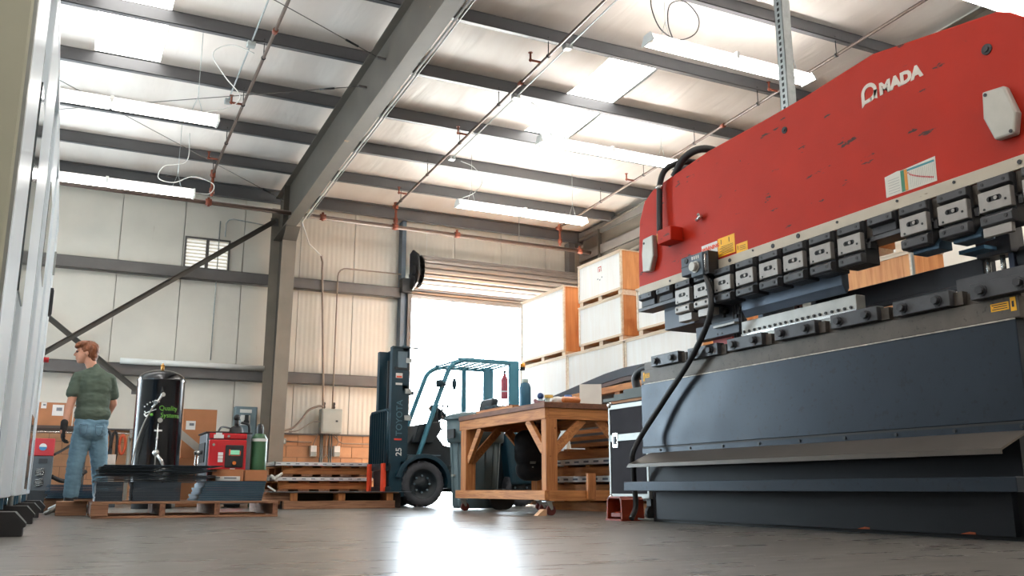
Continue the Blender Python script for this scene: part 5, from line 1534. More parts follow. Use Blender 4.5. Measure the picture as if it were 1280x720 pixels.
obj('lower_rail', MB().box(bx1 - 0.04, bx1 + 0.01, by0, by1, 0.145, 0.235), m_pine_y, bench, bev=0.003)
obj('lower_rail', MB().box(bx0 + 0.03, bx1, by0 - 0.02, by0 + 0.03, 0.135, 0.235), m_pine_x, bench, bev=0.003)
obj('lower_rail', MB().box(bx0 + 0.03, bx1, by1 - 0.03, by1 + 0.02, 0.145, 0.235), m_pine_x, bench, bev=0.003)
for x, y in ((bx0 + 0.01, by0 + 0.0), (bx0 + 0.0, by1 - 0.20), (bx1 - 0.14, by0 + 0.03), (bx1 - 0.14, by1 - 0.17)):
    obj('leg', MB().box(x, x + 0.125, y, y + (0.10 if y < 9 else 0.15), 0.235, 0.92), m_pine_z, bench, bev=0.003)
def brace(a, b_):
    obj('corner_brace', MB().beam(a, b_, 0.045, 0.085), m_pine_y, bench, bev=0.003)
brace((bx0 + 0.04, by0 + 0.10, 0.62), (bx0 + 0.04, by0 + 0.44, 0.93))
brace((bx0 + 0.04, by1 - 0.20, 0.56), (bx0 + 0.04, by1 - 0.55, 0.93))
brace((bx0 + 0.11, by0 + 0.05, 0.60), (bx0 + 0.45, by0 + 0.05, 0.93))
brace((bx1 - 0.11, by0 + 0.05, 0.60), (bx1 - 0.45, by0 + 0.05, 0.93))
brace((bx1 - 0.12, by1 - 0.10, 0.52), (bx1 - 0.50, by1 - 0.10, 0.93))
brace((bx0 + 0.10, by1 - 0.10, 0.54), (bx0 + 0.46, by1 - 0.10, 0.93))
brace((bx1 - 0.08, by0 + 0.10, 0.55), (bx1 - 0.08, by0 + 0.55, 0.93))
brace((bx1 - 0.08, by1 - 0.15, 0.50), (bx1 - 0.08, by1 - 0.60, 0.93))
obj('stop_post', MB().box(bx0 + 0.44, bx0 + 0.53, by0 - 0.06, by0 - 0.02, 0.15, 0.40), m_pine_z, bench, bev=0.003)
m_cast = mat('caster_red_wheel', lin(96, 40, 36), 0.45, var=0.15)
for x, y in ((bx0 + 0.04, by0 + 0.03), (bx0 + 0.04, by1 - 0.02), (bx1 - 0.1, by0 + 0.06), (bx1 - 0.1, by1 - 0.1), (bx0 + 0.42, by0 + 0.9)):
    c = obj('caster', MB().box(x - 0.045, x + 0.045, y - 0.045, y + 0.045, 0.128, 0.136).prism([(x - 0.03, 0.13), (x + 0.03, 0.13), (x + 0.045, 0.06), (x + 0.025, 0.05)], 'y', y - 0.028, y - 0.023).prism([(x - 0.03, 0.13), (x + 0.03, 0.13), (x + 0.045, 0.06), (x + 0.025, 0.05)], 'y', y + 0.023, y + 0.028), m_galv, bench)
    obj('wheel', MB().cyl((x + 0.03, y - 0.02, 0.048), (x + 0.03, y + 0.02, 0.048), 0.048, 16), m_cast, c)
t = thing('floor_wedge', 'small pale wooden wedge on the floor beside the near bench caster', 'wedge', (4.20, 7.94, 0))
obj('wedge', MB().prism([(4.10, 0), (4.20, 0), (4.20, 0.06), (4.17, 0.06)], 'y', 7.9, 7.98), mat('pale_wood', lin(222, 176, 140), 0.7), t)

# things on the bench
zt = 1.085
t = thing('water_flask', 'tall blue flask standing on the left part of the workbench', 'flask', (4.32, 8.55, zt))
obj('body', MB().lathe([(0.001, 0), (0.058, 0), (0.06, 0.01), (0.06, 0.20), (0.045, 0.24), (0.03, 0.25), (0.001, 0.25)], (4.30, 8.55, zt), 20), mat('teal_flask', lin(36, 96, 124), 0.4), t)
obj('cap', MB().lathe([(0.032, 0.25), (0.034, 0.285), (0.001, 0.29)], (4.30, 8.55, zt), 16), mat('flask_cap', lin(160, 176, 170), 0.5), t)
t = thing('spray_bottle', 'small clear bottle with a dark blue ball cap on the workbench', 'bottle', (4.55, 8.8, zt))
obj('body', MB().lathe([(0.001, 0), (0.028, 0), (0.03, 0.09), (0.015, 0.11), (0.001, 0.11)], (4.56, 8.7, zt), 14), mat('clear_plastic', lin(176, 200, 206), 0.2), t)
obj('cap', MB().ball((4.56, 8.7, zt + 0.135), 0.036, 12, 8), mat('navy_cap', lin(36, 70, 120), 0.4), t)
t = thing('jar', 'small pale jar with a yellow lid on the workbench', 'jar', (4.62, 8.7, zt))
obj('body', MB().lathe([(0.001, 0), (0.04, 0), (0.045, 0.115), (0.001, 0.115)], (4.66, 8.7, zt), 16), mat('pale_jar', lin(190, 196, 186), 0.4), t)
obj('lid', MB().lathe([(0.048, 0.115), (0.048, 0.15), (0.001, 0.15)], (4.66, 8.7, zt), 16), mat('yellow_lid', lin(220, 176, 80), 0.4), t)
t = thing('jar', 'small jar with a blue lid behind the bread bag on the workbench', 'jar', (4.95, 8.9, zt))
obj('body', MB().lathe([(0.001, 0), (0.04, 0), (0.04, 0.11), (0.001, 0.11)], (4.90, 8.7, zt), 16), MATS['clear_plastic'], t)
obj('lid', MB().lathe([(0.043, 0.11), (0.043, 0.16), (0.001, 0.16)], (4.90, 8.7, zt), 16), mat('blue_lid', lin(70, 110, 170), 0.4), t)
t = thing('work_gloves', 'crumpled pink and grey work gloves lying beside the blue flask', 'gloves', (4.4, 8.5, zt))
g = blob('fabric', [(V((4.37, 8.42, zt + 0.03)), 0.03, V((4.46, 8.40, zt + 0.025)), 0.024), (V((4.45, 8.42, zt + 0.022)), 0.022, V((4.54, 8.44, zt + 0.018)), 0.016), (V((4.44, 8.38, zt + 0.022)), 0.018, V((4.52, 8.35, zt + 0.016)), 0.014), (V((4.36, 8.43, zt + 0.05)), 0.022, V((4.38, 8.43, zt + 0.03)), 0.03)], 0.008, mat('pink_grey_cloth', lin(150, 112, 116), 0.8, var=0.25, scale=20), t, (4.4, 8.5, zt), 2, jitter=(0.008, 40, (1, 1, 1)))
t = thing('parts_bag', 'clear plastic bag with orange contents lying near the bench corner', 'bag', (4.55, 8.2, zt))
blob('bag', [(V((4.42, 8.15, zt + 0.035)), 0.036, V((4.66, 8.13, zt + 0.04)), 0.04), (V((4.50, 8.2, zt + 0.03)), 0.03, V((4.68, 8.2, zt + 0.045)), 0.036)], 0.009, mat('clear_bag', lin(226, 222, 216), 0.15), t, (4.55, 8.2, zt), 2, jitter=(0.010, 26, (1, 1, 1)))
blob('orange_contents', [(V((4.52, 8.10, zt + 0.042)), 0.034, V((4.66, 8.09, zt + 0.042)), 0.036)], 0.009, mat('orange_plastic', lin(206, 130, 76), 0.35), t, (4.55, 8.2, zt), 2)
t = thing('white_board', 'off-white square plastic sheet standing upright on the workbench', 'board', (4.9, 8.2, zt))
obj('sheet', MB().obox((4.86, 8.16, zt + 0.115), (0.225, 0.006, 0.23), Matrix.Rotation(-0.55, 3, 'Z') @ Matrix.Rotation(-0.28, 3, 'X')), mat('off_white_sheet', lin(238, 234, 226), 0.6, var=0.05), t)
t = thing('loose_plank', 'short pine offcut with dark rags on the far left end of the workbench', 'plank', (4.4, 9.6, zt))
obj('plank', MB().box(4.25, 4.34, 8.75, 9.7, zt, zt + 0.035), m_pine_y, t)
blob('rag', [(V((4.30, 9.5, zt + 0.055)), 0.035, V((4.42, 9.3, zt + 0.05)), 0.03), (V((4.42, 9.6, zt + 0.04)), 0.04, V((4.5, 9.3, zt + 0.05)), 0.04)], 0.012, mat('dark_rag', lin(36, 56, 66), 0.9), t, (4.4, 9.6, zt), 2, jitter=(0.015, 20, (1, 1, 1)))

# ------------------------------------------------------------------ bins behind the bench
m_bin = mat('grey_green_bin', lin(78, 98, 104), 0.5, var=0.06)
m_binb = mat('dark_bin', lin(22, 48, 62), 0.5, var=0.08)


t = thing('wheeled_bin', 'grey-green round wheeled bin with domed lid at the far end of the workbench', 'bin', (4.66, 10.66, 0))
bc = (4.66, 10.66, 0)
obj('body', MB().lathe([(0.001, 0.02), (0.26, 0.02), (0.275, 0.05), (0.315, 0.82), (0.001, 0.82)], bc, 32), m_bin, t)
ribs = MB()
for k in range(16):
    q = 2 * PI * k / 16
    ribs.beam((bc[0] + 0.272 * math.cos(q), bc[1] + 0.272 * math.sin(q), 0.06), (bc[0] + 0.316 * math.cos(q), bc[1] + 0.316 * math.sin(q), 0.82), 0.02, 0.012)
obj('side_ribs', ribs, m_bin, t)
obj('collar', MB().lathe([(0.315, 0.80), (0.355, 0.82), (0.365, 1.10), (0.001, 1.10)], bc, 32), m_bin, t)
obj('lid', MB().lathe([(0.385, 1.09), (0.39, 1.125), (0.36, 1.15), (0.22, 1.185), (0.001, 1.20)], bc, 32), m_bin, t)
for q in (PI * 1.06, PI * 0.1):
    obj('handle_recess', MB().beam((bc[0] + 0.365 * math.cos(q), bc[1] + 0.365 * math.sin(q), 0.86), (bc[0] + 0.365 * math.cos(q), bc[1] + 0.365 * math.sin(q), 0.97), 0.02, 0.16, up=(-math.sin(q), math.cos(q), 0)), m_black, t)
obj('catch', MB().box(bc[0] - 0.32, bc[0] - 0.29, 10.60, 10.66, 0.40, 0.425), m_egrey, t)
for y in (10.34, 10.52):
    obj('wheel', MB().cyl((4.84 + (y - 10.34) * 0.9, y - 0.03, 0.125), (4.84 + (y - 10.34) * 0.9, y + 0.03, 0.125), 0.125, 22), m_black, t)


bag = thing('black_bag', 'round-bottomed black bag with small pale print hanging behind the workbench', 'bag', (4.98, 9.75, 0.32))
blob('bag', [(V((4.92, 9.75, 0.47)), 0.13, V((5.05, 9.75, 0.47)), 0.13), (V((4.90, 9.75, 0.80)), 0.13, V((5.08, 9.75, 0.80)), 0.13), (V((4.91, 9.75, 0.62)), 0.135, V((5.07, 9.75, 0.62)), 0.135), (V((4.91, 9.75, 0.70)), 0.135, V((5.07, 9.75, 0.70)), 0.135)], 0.014, mat('black_bag_cloth', lin(20, 26, 34), 0.7, var=0.1), bag, (4.98, 9.75, 0.32), 3)
obj('strap', MB().tube([(4.95, 9.75, 0.9), (4.97, 9.75, 1.03)], 0.012, 6).tube([(5.05, 9.75, 0.9), (5.03, 9.75, 1.03)], 0.012, 6), m_black, bag)
obj('pale_print', MB().box(4.90, 4.975, 9.617, 9.621, 0.55, 0.56).box(4.90, 4.97, 9.617, 9.621, 0.535, 0.545).box(4.925, 4.945, 9.617, 9.621, 0.49, 0.505), m_egrey, bag)

# ------------------------------------------------------------------ grey road case
t = thing('road_case', 'dark grey road case with aluminium edges between bench and red machine', 'case', (4.65, 6.68, 0))
cx0, cx1, cy0, cy1, cz0, cz1 = 4.36, 4.98, 6.42, 7.0, 0.17, 0.985
m_case = mat('grey_case_laminate', lin(46, 45, 50), 0.8, spec=0.15, var=0.10, scale=5, wear=lin(110, 110, 116), wear_scale=6, wear_at=(0.74, 0.80))
obj('shell', MB().box(cx0, cx1, cy0, cy1, cz0, cz1), m_case, t)
for y in (cy0, cy1):
    obj('corner_edge', MB().box(cx0 - 0.006, cx0 + 0.028, y - 0.014, y + 0.014, cz0, cz1), m_alu, t, bev=0.003)
for z in (cz0, cz1 - 0.05):
    obj('edge_band', MB().box(cx0 - 0.005, cx0 + 0.02, cy0, cy1, z, z + 0.04), m_alu, t, bev=0.002)
obj('edge_band', MB().box(cx0, cx1, cy0 - 0.006, cy0 + 0.02, cz1 - 0.04, cz1 + 0.004), m_alu, t, bev=0.002)
obj('lid_band', MB().box(cx0 - 0.006, cx0 + 0.01, cy0, cy1, 0.655, 0.715), m_alu, t, bev=0.002)
lt = obj('butterfly_latch', MB().box(cx0 - 0.010, cx0, cy1 - 0.14, cy1 - 0.055, 0.60, 0.73), m_chrome, t, bev=0.003)
obj('latch_wing', MB().box(cx0 - 0.016, cx0 - 0.010, cy1 - 0.115, cy1 - 0.08, 0.63, 0.70).cyl((cx0 - 0.02, cy1 - 0.098, 0.665), (cx0 - 0.01, cy1 - 0.098, 0.665), 0.02, 10), m_pdark, lt)
for z in (cz0 + 0.01, cz1 - 0.01):
    obj('ball_corner', MB().ball((cx0 + 0.005, cy1 - 0.005, z), 0.028, 10, 8), m_chrome, t)
for x, y in ((cx0 + 0.08, cy0 + 0.08), (cx0 + 0.08, cy1 - 0.08), (cx1 - 0.08, cy0 + 0.08), (cx1 - 0.08, cy1 - 0.08)):
    obj('caster', MB().cyl((x, y - 0.02, 0.06), (x, y + 0.02, 0.06), 0.06, 14).box(x - 0.03, x + 0.03, y - 0.03, y + 0.03, 0.11, 0.17), m_black, t)
# steel pieces and arch on the case
t = thing('steel_stack', 'grey stepped steel plates stacked on the road case', 'steel plates', (4.7, 6.8, cz1))
m_sg = mat('grey_green_steel', lin(64, 72, 68), 0.6, 0.0, var=0.1)
zz = cz1 + 0.006
obj('plate', MB().box(4.42, 4.95, 6.45, 7.20, zz + 0.03, zz + 0.06), m_sg, t)
obj('plate', MB().box(4.44, 4.93, 6.45, 7.10, zz + 0.0, zz + 0.03), m_pine_y, t)
obj('plate', MB().box(4.50, 4.90, 6.50, 7.14, zz + 0.06, zz + 0.10), m_sg, t)
obj('plate', MB().box(4.55, 4.85, 6.50, 7.06, zz + 0.10, zz + 0.14), m_sg, t)
cord('bent_pipe', 'thick dark bent pipe arching over the steel plates on the road case', spline([(4.7, 7.05, zz + 0.14), (4.7, 7.08, zz + 0.24), (4.7, 7.02, zz + 0.31), (4.7, 6.9, zz + 0.335), (4.7, 6.7, zz + 0.33), (4.7, 6.45, zz + 0.30)]), 0.038, m_black, 'pipe')

# ------------------------------------------------------------------ rack of pallets with strapped sheet packs behind the bench
m_pack = mat('pack_edge_strip', lin(238, 240, 240), 0.5, var=0.06)
m_packs = mat('pack_steel', lin(92, 100, 106), 0.4, 0.5, var=0.1)


def pack(t, x0, x1, y0, y1, z, h=0.045, print_x=False, print_y=True, n=9):
    o = obj('sheet_pack', MB().box(x0, x1, y0, y1, z, z + h), m_packs, t)
    e = obj('edge_strip', MB().box(x0 - 0.004, x0 + 0.02, y0 - 0.004, y1, z + 0.004, z + h + 0.003).box(x0, x1, y0 - 0.004, y0 + 0.02, z + 0.004, z + h + 0.003), m_pack, o)
    p = MB()
    for k in range(n):
        if print_x:
            q = x0 + (x1 - x0) * (k + 0.3) / n
            p.box(q, q + (x1 - x0) / n * 0.4, y0 - 0.006, y0 - 0.004, z + h * 0.45, z + h * 0.66)
        if print_y:
            q = y0 + (y1 - y0) * (k + 0.3) / n
            p.box(x0 - 0.006, x0 - 0.004, q, q + (y1 - y0) / n * 0.5, z + h * 0.35, z + h * 0.70)
    obj('strip_print', p, mat('strip_ink', lin(112, 122, 136), 0.8), t, kind='stuff')
    return o


rx0, rx1, ry0, ry1 = 5.55, 6.55, 7.3, 10.5
labels = ['lowest pallet with a strapped sheet pack in the stack behind the workbench', 'second pallet from the floor with a labelled sheet pack behind the workbench', 'third pallet from the floor with a labelled sheet pack behind the workbench', 'top pallet with wood planks in the stack behind the workbench']
z = 0.0
for k, lab in enumerate(labels):
    t = thing('loaded_pallet', lab, 'pallet', (6.05, 8.6, z))
    for x in (rx0, rx0 + 0.45, rx1 - 0.09):
        obj('stringer', MB().box(x, x + 0.09, ry0, ry1, z, z + 0.10), m_pine_y, t, bev=0.003)
    for j in range(7):
        y = ry0 + (ry1 - ry0 - 0.1) * j / 6
        obj('deck_board', MB().box(rx0, rx1, y, y + 0.1, z + 0.10, z + 0.125), m_pine_x, t)
    if k < 3:
        pack(t, rx0 - 0.02, rx1, ry0 - 0.02, ry1 - 0.05 * k, z + 0.126, 0.065, False, True, 14)
        z += 0.20
    else:
        z += 0.13
for k in range(6):
    m_ = (m_pine_y, m_packs)[k % 2]
    nm, lb, ct = ('plank', 'pine plank in the top of the stack behind the workbench', 'plank') if k % 2 == 0 else ('steel_sheet', 'steel sheet between planks in the stack behind the workbench', 'sheet')
    o = obj(nm, MB().box(-0.5, 0.5, -1.25, 1.2 + 0.03 * k, 0, 0.045 if k % 2 == 0 else 0.03), m_, None, (6.02 + 0.01 * k, 8.55, z), rel=False)
    tag(o, lb, ct, 'planks on the stack behind the workbench' if k % 2 == 0 else 'steel sheets on the stack behind the workbench')
    z += 0.047 if k % 2 == 0 else 0.032
z += 0.06
t = thing('pine_beam', 'long orange pine beam lying on top of the stack behind the workbench', 'beam', (5.6, 8.6, z))
obj('beam', MB().beam((5.59, 7.2, 1.375), (5.59, 10.05, 1.335), 0.09, 0.075), m_pine_y, t, bev=0.003)
for y in (7.6, 8.7, 9.7):
    obj('chock', MB().box(5.56, 5.64, y, y + 0.1, z - 0.06, 1.375 - 0.014 * (y - 7.2) - 0.038), m_pine_z, t)
# dark sheet draped in a long curve over the beam
top = [(10.75, 1.40), (10.2, 1.46), (9.7, 1.52), (9.2, 1.575), (8.8, 1.60), (8.4, 1.60), (7.9, 1.57), (7.3, 1.50)]
prof = [(y, zz_) for y, zz_ in top] + [(y, zz_ - 0.10) for y, zz_ in reversed(top)]
t = thing('rubber_roll', 'thick dark flexible sheet bowed over the stack behind the workbench', 'sheet', (5.9, 8.9, 1.4))
dr = obj('sheet', MB().prism(prof, 'x', 5.68, 6.5), mat('dark_flexible_sheet', lin(46, 48, 58), 0.5, var=0.15), t)
obj('sheet_layer', MB().prism([(y, zz_ - 0.105) for y, zz_ in top[1:]] + [(y, zz_ - 0.15) for y, zz_ in reversed(top[1:])], 'x', 5.69, 6.5), mat('brown_sheet', lin(92, 74, 70), 0.6), t)
obj('support_block', MB().box(5.9, 6.3, 8.2, 8.6, z, 1.45), m_pine_z, t)

# ------------------------------------------------------------------ plywood crates against the right wall
crx = 7.0


def crate(label, y0, y1, z0, z1, depth=1.9, marks=False, name='crate', skid=0.07, front=None):
    front = front or m_ply_lit
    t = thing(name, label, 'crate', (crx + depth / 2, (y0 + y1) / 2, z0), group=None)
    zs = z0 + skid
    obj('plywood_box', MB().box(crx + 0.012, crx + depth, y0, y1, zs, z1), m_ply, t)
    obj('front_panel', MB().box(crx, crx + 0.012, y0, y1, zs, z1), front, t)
    bt = 0.012
    for z in (zs, z1 - 0.03):
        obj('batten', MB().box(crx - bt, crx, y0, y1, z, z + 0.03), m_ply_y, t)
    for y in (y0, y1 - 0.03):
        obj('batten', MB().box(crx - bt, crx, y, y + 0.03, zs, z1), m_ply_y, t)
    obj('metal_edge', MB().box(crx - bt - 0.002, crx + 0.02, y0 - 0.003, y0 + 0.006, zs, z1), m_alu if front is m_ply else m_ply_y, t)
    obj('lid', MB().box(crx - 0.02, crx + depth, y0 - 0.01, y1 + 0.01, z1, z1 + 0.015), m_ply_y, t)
    n = 3
    for i in range(n):
        y = y0 + 0.01 + (y1 - y0 - 0.12) * i / (n - 1)
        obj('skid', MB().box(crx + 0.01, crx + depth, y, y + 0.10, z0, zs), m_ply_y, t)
    if marks:
        mk = MB()
        cy, cz = (y0 + y1) / 2 - 0.02, z0 + (z1 - z0) * 0.74
        mk.box(crx - 0.002, crx - 0.0005, cy - 0.045, cy - 0.03, cz - 0.03, cz + 0.05).box(crx - 0.002, crx - 0.0005, cy + 0.03, cy + 0.045, cz - 0.03, cz + 0.05).box(crx - 0.002, crx - 0.0005, cy - 0.045, cy + 0.045, cz + 0.035, cz + 0.05).box(crx - 0.002, crx - 0.0005, cy - 0.01, cy + 0.01, cz - 0.03, cz + 0.02)
        obj('red_stencil', mk, mat('red_stencil_ink', lin(206, 84, 70), 0.8), t)
        mk = MB()
        for a, b_ in ((0.06, -0.13), (0.0, -0.15), (-0.06, -0.12), (0.04, -0.38), (-0.03, -0.40)):
            mk.box(crx - 0.002, crx - 0.0005, cy + a - 0.012, cy + a + 0.012, cz + b_ - 0.012, cz + b_ + 0.006)
        obj('grey_stencil', mk, mat('grey_print', lin(120, 124, 130), 0.8), t)
    return t


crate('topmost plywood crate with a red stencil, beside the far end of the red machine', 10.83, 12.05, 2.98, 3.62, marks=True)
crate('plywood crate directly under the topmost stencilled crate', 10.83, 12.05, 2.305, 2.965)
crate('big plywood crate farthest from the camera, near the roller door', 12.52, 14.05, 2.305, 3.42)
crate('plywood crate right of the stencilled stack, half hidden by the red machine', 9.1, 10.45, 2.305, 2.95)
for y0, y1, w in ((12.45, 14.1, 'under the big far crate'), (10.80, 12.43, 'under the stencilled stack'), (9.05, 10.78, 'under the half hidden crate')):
    crate('large plywood crate of the middle tier ' + w, y0, y1, 1.195, 2.29)
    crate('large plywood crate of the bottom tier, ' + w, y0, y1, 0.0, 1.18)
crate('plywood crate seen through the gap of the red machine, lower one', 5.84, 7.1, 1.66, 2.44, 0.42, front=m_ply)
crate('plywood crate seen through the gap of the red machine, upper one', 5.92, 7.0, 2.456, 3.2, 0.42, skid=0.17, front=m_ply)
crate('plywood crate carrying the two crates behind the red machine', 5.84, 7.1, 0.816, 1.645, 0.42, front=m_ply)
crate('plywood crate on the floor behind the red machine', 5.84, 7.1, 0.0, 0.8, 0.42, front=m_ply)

# ------------------------------------------------------------------ forklift
fl = thing('forklift', 'dark forklift with overhead guard parked facing left at the roller door', 'forklift', (5.4, 13.0, 0))
m_fl = mat('forklift_haze_black', lin(6, 46, 60), 0.42, 0.1, var=0.12)  # black body with the door haze mixed in as teal
m_flb = mat('forklift_black', lin(6, 22, 30), 0.5, var=0.1)
m_flg = mat('forklift_grey', lin(96, 116, 128), 0.5, var=0.08)
m_tire = mat('tyre_rubber', lin(60, 62, 68), 0.75, var=0.15, scale=20)
m_fork = mat('fork_orange', lin(226, 70, 36), 0.45, var=0.08)
fy0, fy1 = 12.42, 13.62
for y in (12.46, 13.05):                           # outer mast channels
    mb = MB().box(4.14, 4.40, y, y + 0.02, 0.14, 2.25).box(4.14, 4.16, y, y + 0.10, 0.14, 2.25).box(4.38, 4.40, y, y + 0.10, 0.14, 2.25)
    obj('mast_channel', mb, m_fl, fl, bev=0.003)
    obj('inner_channel', MB().box(4.20, 4.34, y + 0.05, y + 0.12, 0.16, 2.22), m_flb, fl)
for z in (2.19, 1.62, 0.55):
    obj('mast_crossbar', MB().box(4.30, 4.38, 12.46, 13.15, z, z + 0.08), m_fl, fl)
obj('mast_top_bar', MB().box(4.14, 4.52, 12.44, 12.50, 2.235, 2.255), m_fl, fl)
for y in (12.66, 12.98):
    obj('lift_cylinder', MB().cyl((4.36, y, 0.3), (4.36, y, 2.15), 0.04, 12), m_chrome, fl)
obj('mast_chain', MB().box(4.22, 4.26, 12.78, 12.82, 0.4, 2.1).box(4.22, 4.26, 12.88, 12.92, 0.4, 2.1), m_black, fl)
obj('hose_box', MB().box(4.22, 4.36, 12.44, 12.46, 1.95, 2.18), m_flg, fl)
obj('mast_bracket', MB().box(4.18, 4.38, 12.445, 12.46, 1.92, 1.96), m_flb, fl)
for z0, z1, m_ in ((1.80, 1.87, m_label), (1.70, 1.73, m_label)):
    obj('warning_label', MB().box(4.20, 4.30, 12.456, 12.461, z0, z1), m_, fl)
obj('red_label_print', MB().box(4.21, 4.29, 12.453, 12.457, 1.805, 1.83), mat('orange_red_print', lin(226, 90, 60), 0.6), fl)
for z in (1.58, 1.20, 2.02):
    obj('mast_fitting', MB().box(4.34, 4.43, 12.43, 12.46, z, z + 0.07), m_galv, fl)
place_text('mast_lettering', 'TOYOTA', 0.13, (4.31, 12.457, 0.98), (0, 0, 1), (-1, 0, 0), mat('faded_lettering', lin(70, 108, 122), 0.5), fl, extrude=0.001, bold=0.001, xscale=0.95)
place_text('mast_lettering', '25', 0.12, (4.31, 12.457, 0.70), (0, 0, 1), (-1, 0, 0), m_label, fl, extrude=0.001, bold=0.002)
obj('red_mark', MB().box(4.20, 4.31, 12.455, 12.459, 0.92, 0.945), mat('signal_red', lin(208, 52, 40), 0.5), fl)
# carriage with load backrest
cg = obj('load_backrest', MB().tube([(4.10, 12.44, 0.56), (4.10, 12.44, 1.30), (4.10, 12.50, 1.345), (4.10, 13.20, 1.345), (4.10, 13.26, 1.30), (4.10, 13.26, 0.56)], 0.018, 8), m_fl, fl)
for k in range(7):
    y = 12.55 + 0.105 * k
    obj('backrest_bar', MB().box(4.085, 4.115, y - 0.008, y + 0.008, 0.56, 1.34), m_fl, cg)
for z in (0.50, 0.18):
    obj('carriage_bar', MB().box(4.09, 4.16, 12.44, 13.26, z, z + 0.10), m_flb, fl, bev=0.004)
obj('carriage_plate', MB().box(4.12, 4.17, 12.6, 13.1, 0.15, 0.9), m_flb, fl)
for y in (12.47, 13.12):
    obj('fork', MB().prism([(4.10, 0.60), (4.055, 0.60), (4.055, 0.10), (2.95, 0.075), (2.95, 0.06), (4.10, 0.055)], 'y', y, y + 0.11), m_fork, fl, bev=0.003)
# body
bodyp = [(4.42, 0.25), (4.42, 0.62), (4.55, 0.70), (4.95, 0.72), (5.15, 0.62), (5.24, 0.40), (5.24, 0.22), (5.75, 0.22), (6.05, 0.30), (6.70, 0.34), (6.82, 0.50), (6.84, 0.95), (6.70, 1.05), (5.75, 1.05), (5.72, 0.92), (5.35, 0.86), (5.05, 0.90), (4.90, 1.10), (4.80, 1.16), (4.62, 1.05), (4.50, 0.85), (4.38, 0.62)]
body_m = MB()
body_m.prism([(4.40, 0.25), (4.40, 0.75), (4.60, 1.05), (4.78, 1.12), (4.92, 1.05), (5.06, 0.88), (5.40, 0.80), (5.75, 0.92), (5.78, 1.05), (6.70, 1.05), (6.84, 0.95), (6.82, 0.50), (6.70, 0.34), (6.05, 0.26), (5.25, 0.20), (4.95, 0.22)], 'y', 12.72, 13.34)
obj('chassis', body_m, m_flb, fl, bev=0.02, seg=2)
wa = [(4.64 + 0.42 * math.cos(a), 0.318 + 0.42 * math.sin(a)) for a in [PI * 0.93 - PI * 0.98 * i / 14 for i in range(15)]]
wi = [(4.64 + 0.36 * math.cos(a), 0.318 + 0.36 * math.sin(a)) for a in [PI * -0.05 + PI * 0.98 * i / 14 for i in range(15)]]
for ya, yb in ((12.40, 12.74), (13.32, 13.64)):
    obj('fender', MB().prism(wa + wi, 'y', ya, yb), m_fl, fl, bev=0.004)
    obj('step_panel', MB().prism([(5.05, 0.22), (5.06, 0.34), (5.02, 0.5), (5.20, 0.62), (5.75, 0.62), (5.75, 0.22)], 'y', ya + 0.02, yb), m_flb, fl, bev=0.006)
obj('side_strip', MB().box(4.45, 5.0, 12.70, 12.72, 0.72, 0.735), m_flg, fl)
obj('counterweight', MB().prism([(6.05, 0.30), (6.70, 0.34), (6.84, 0.50), (6.86, 0.95), (6.72, 1.08), (5.95, 1.08)], 'y', 12.50, 13.56), m_fl, fl, bev=0.04, seg=3)
obj('hood', MB().box(5.60, 6.35, 12.62, 13.44, 0.88, 1.10), m_flb, fl, bev=0.03, seg=2)


def wheel(x, y, r, w):
    t_ = obj('wheel', MB().lathe([(r * 0.62, -w / 2 + 0.02), (r * 0.70, -w / 2), (r * 0.93, -w / 2), (r, -w / 2 + 0.035), (r, w / 2 - 0.035), (r * 0.93, w / 2), (r * 0.7, w / 2), (r * 0.62, w / 2 - 0.02)], (x, y, r), 36, axis='y'), m_tire, fl)
    tr_ = MB()
    for k in range(24):
        a = 2 * PI * k / 24
        d = V((math.cos(a), 0, math.sin(a)))
        tr_.beam(V((x, y - w / 2 + 0.005, r)) + d * r * 0.96, V((x, y - 0.01, r)) + d * (r + 0.001), 0.028, 0.02, up=d)
    obj('tread_lugs', tr_, m_tire, t_)
    obj('rim', MB().lathe([(0.001, -w / 2 + 0.05), (r * 0.22, -w / 2 + 0.04), (r * 0.26, -w / 2 + 0.07), (r * 0.55, -w / 2 + 0.06), (r * 0.61, -w / 2 + 0.01), (r * 0.66, -w / 2 + 0.005)], (x, y, r), 28, axis='y'), m_flb, t_)
    for k in range(8):
        a = 2 * PI * k / 8
        obj('lug_nut', MB().cyl((x + 0.36 * r * math.cos(a), y - w / 2 + 0.045, r + 0.36 * r * math.sin(a)), (x + 0.36 * r * math.cos(a), y - w / 2 + 0.07, r + 0.36 * r * math.sin(a)), 0.016, 6), m_flg, t_)


wheel(4.64, 12.56, 0.318, 0.25)
wheel(4.64, 13.50, 0.318, 0.25)
wheel(6.25, 12.62, 0.27, 0.20)
wheel(6.25, 13.44, 0.27, 0.20)
# overhead guard
m_grd = mat('guard_haze_teal', lin(62, 122, 142), 0.45, 0.1, var=0.08)  # same haze tint put into the guard colour, lighter
for y in (12.55, 13.50):
    obj('front_post', MB().tube(spline([(4.60, y, 0.72), (4.78, y, 1.25), (4.98, y, 1.80), (5.08, y, 2.02), (5.25, y, 2.12), (5.45, y, 2.14)], 5), 0.036, 10), m_grd, fl)
    obj('rear_post', MB().box(6.04, 6.20, y - 0.035, y + 0.035, 1.05, 2.16), m_grd, fl, bev=0.008)
    obj('roof_rail', MB().box(5.2, 6.2, y - 0.03, y + 0.03, 2.10, 2.165), m_grd, fl, bev=0.008)
for k in range(8):
    x = 5.22 + 0.13 * k
    obj('roof_slat', MB().box(x, x + 0.035, 12.58, 13.47, 2.125, 2.15), m_grd, fl)
obj('mid_post', MB().box(5.66, 5.72, 13.46, 13.52, 1.05, 2.12), m_grd, fl)
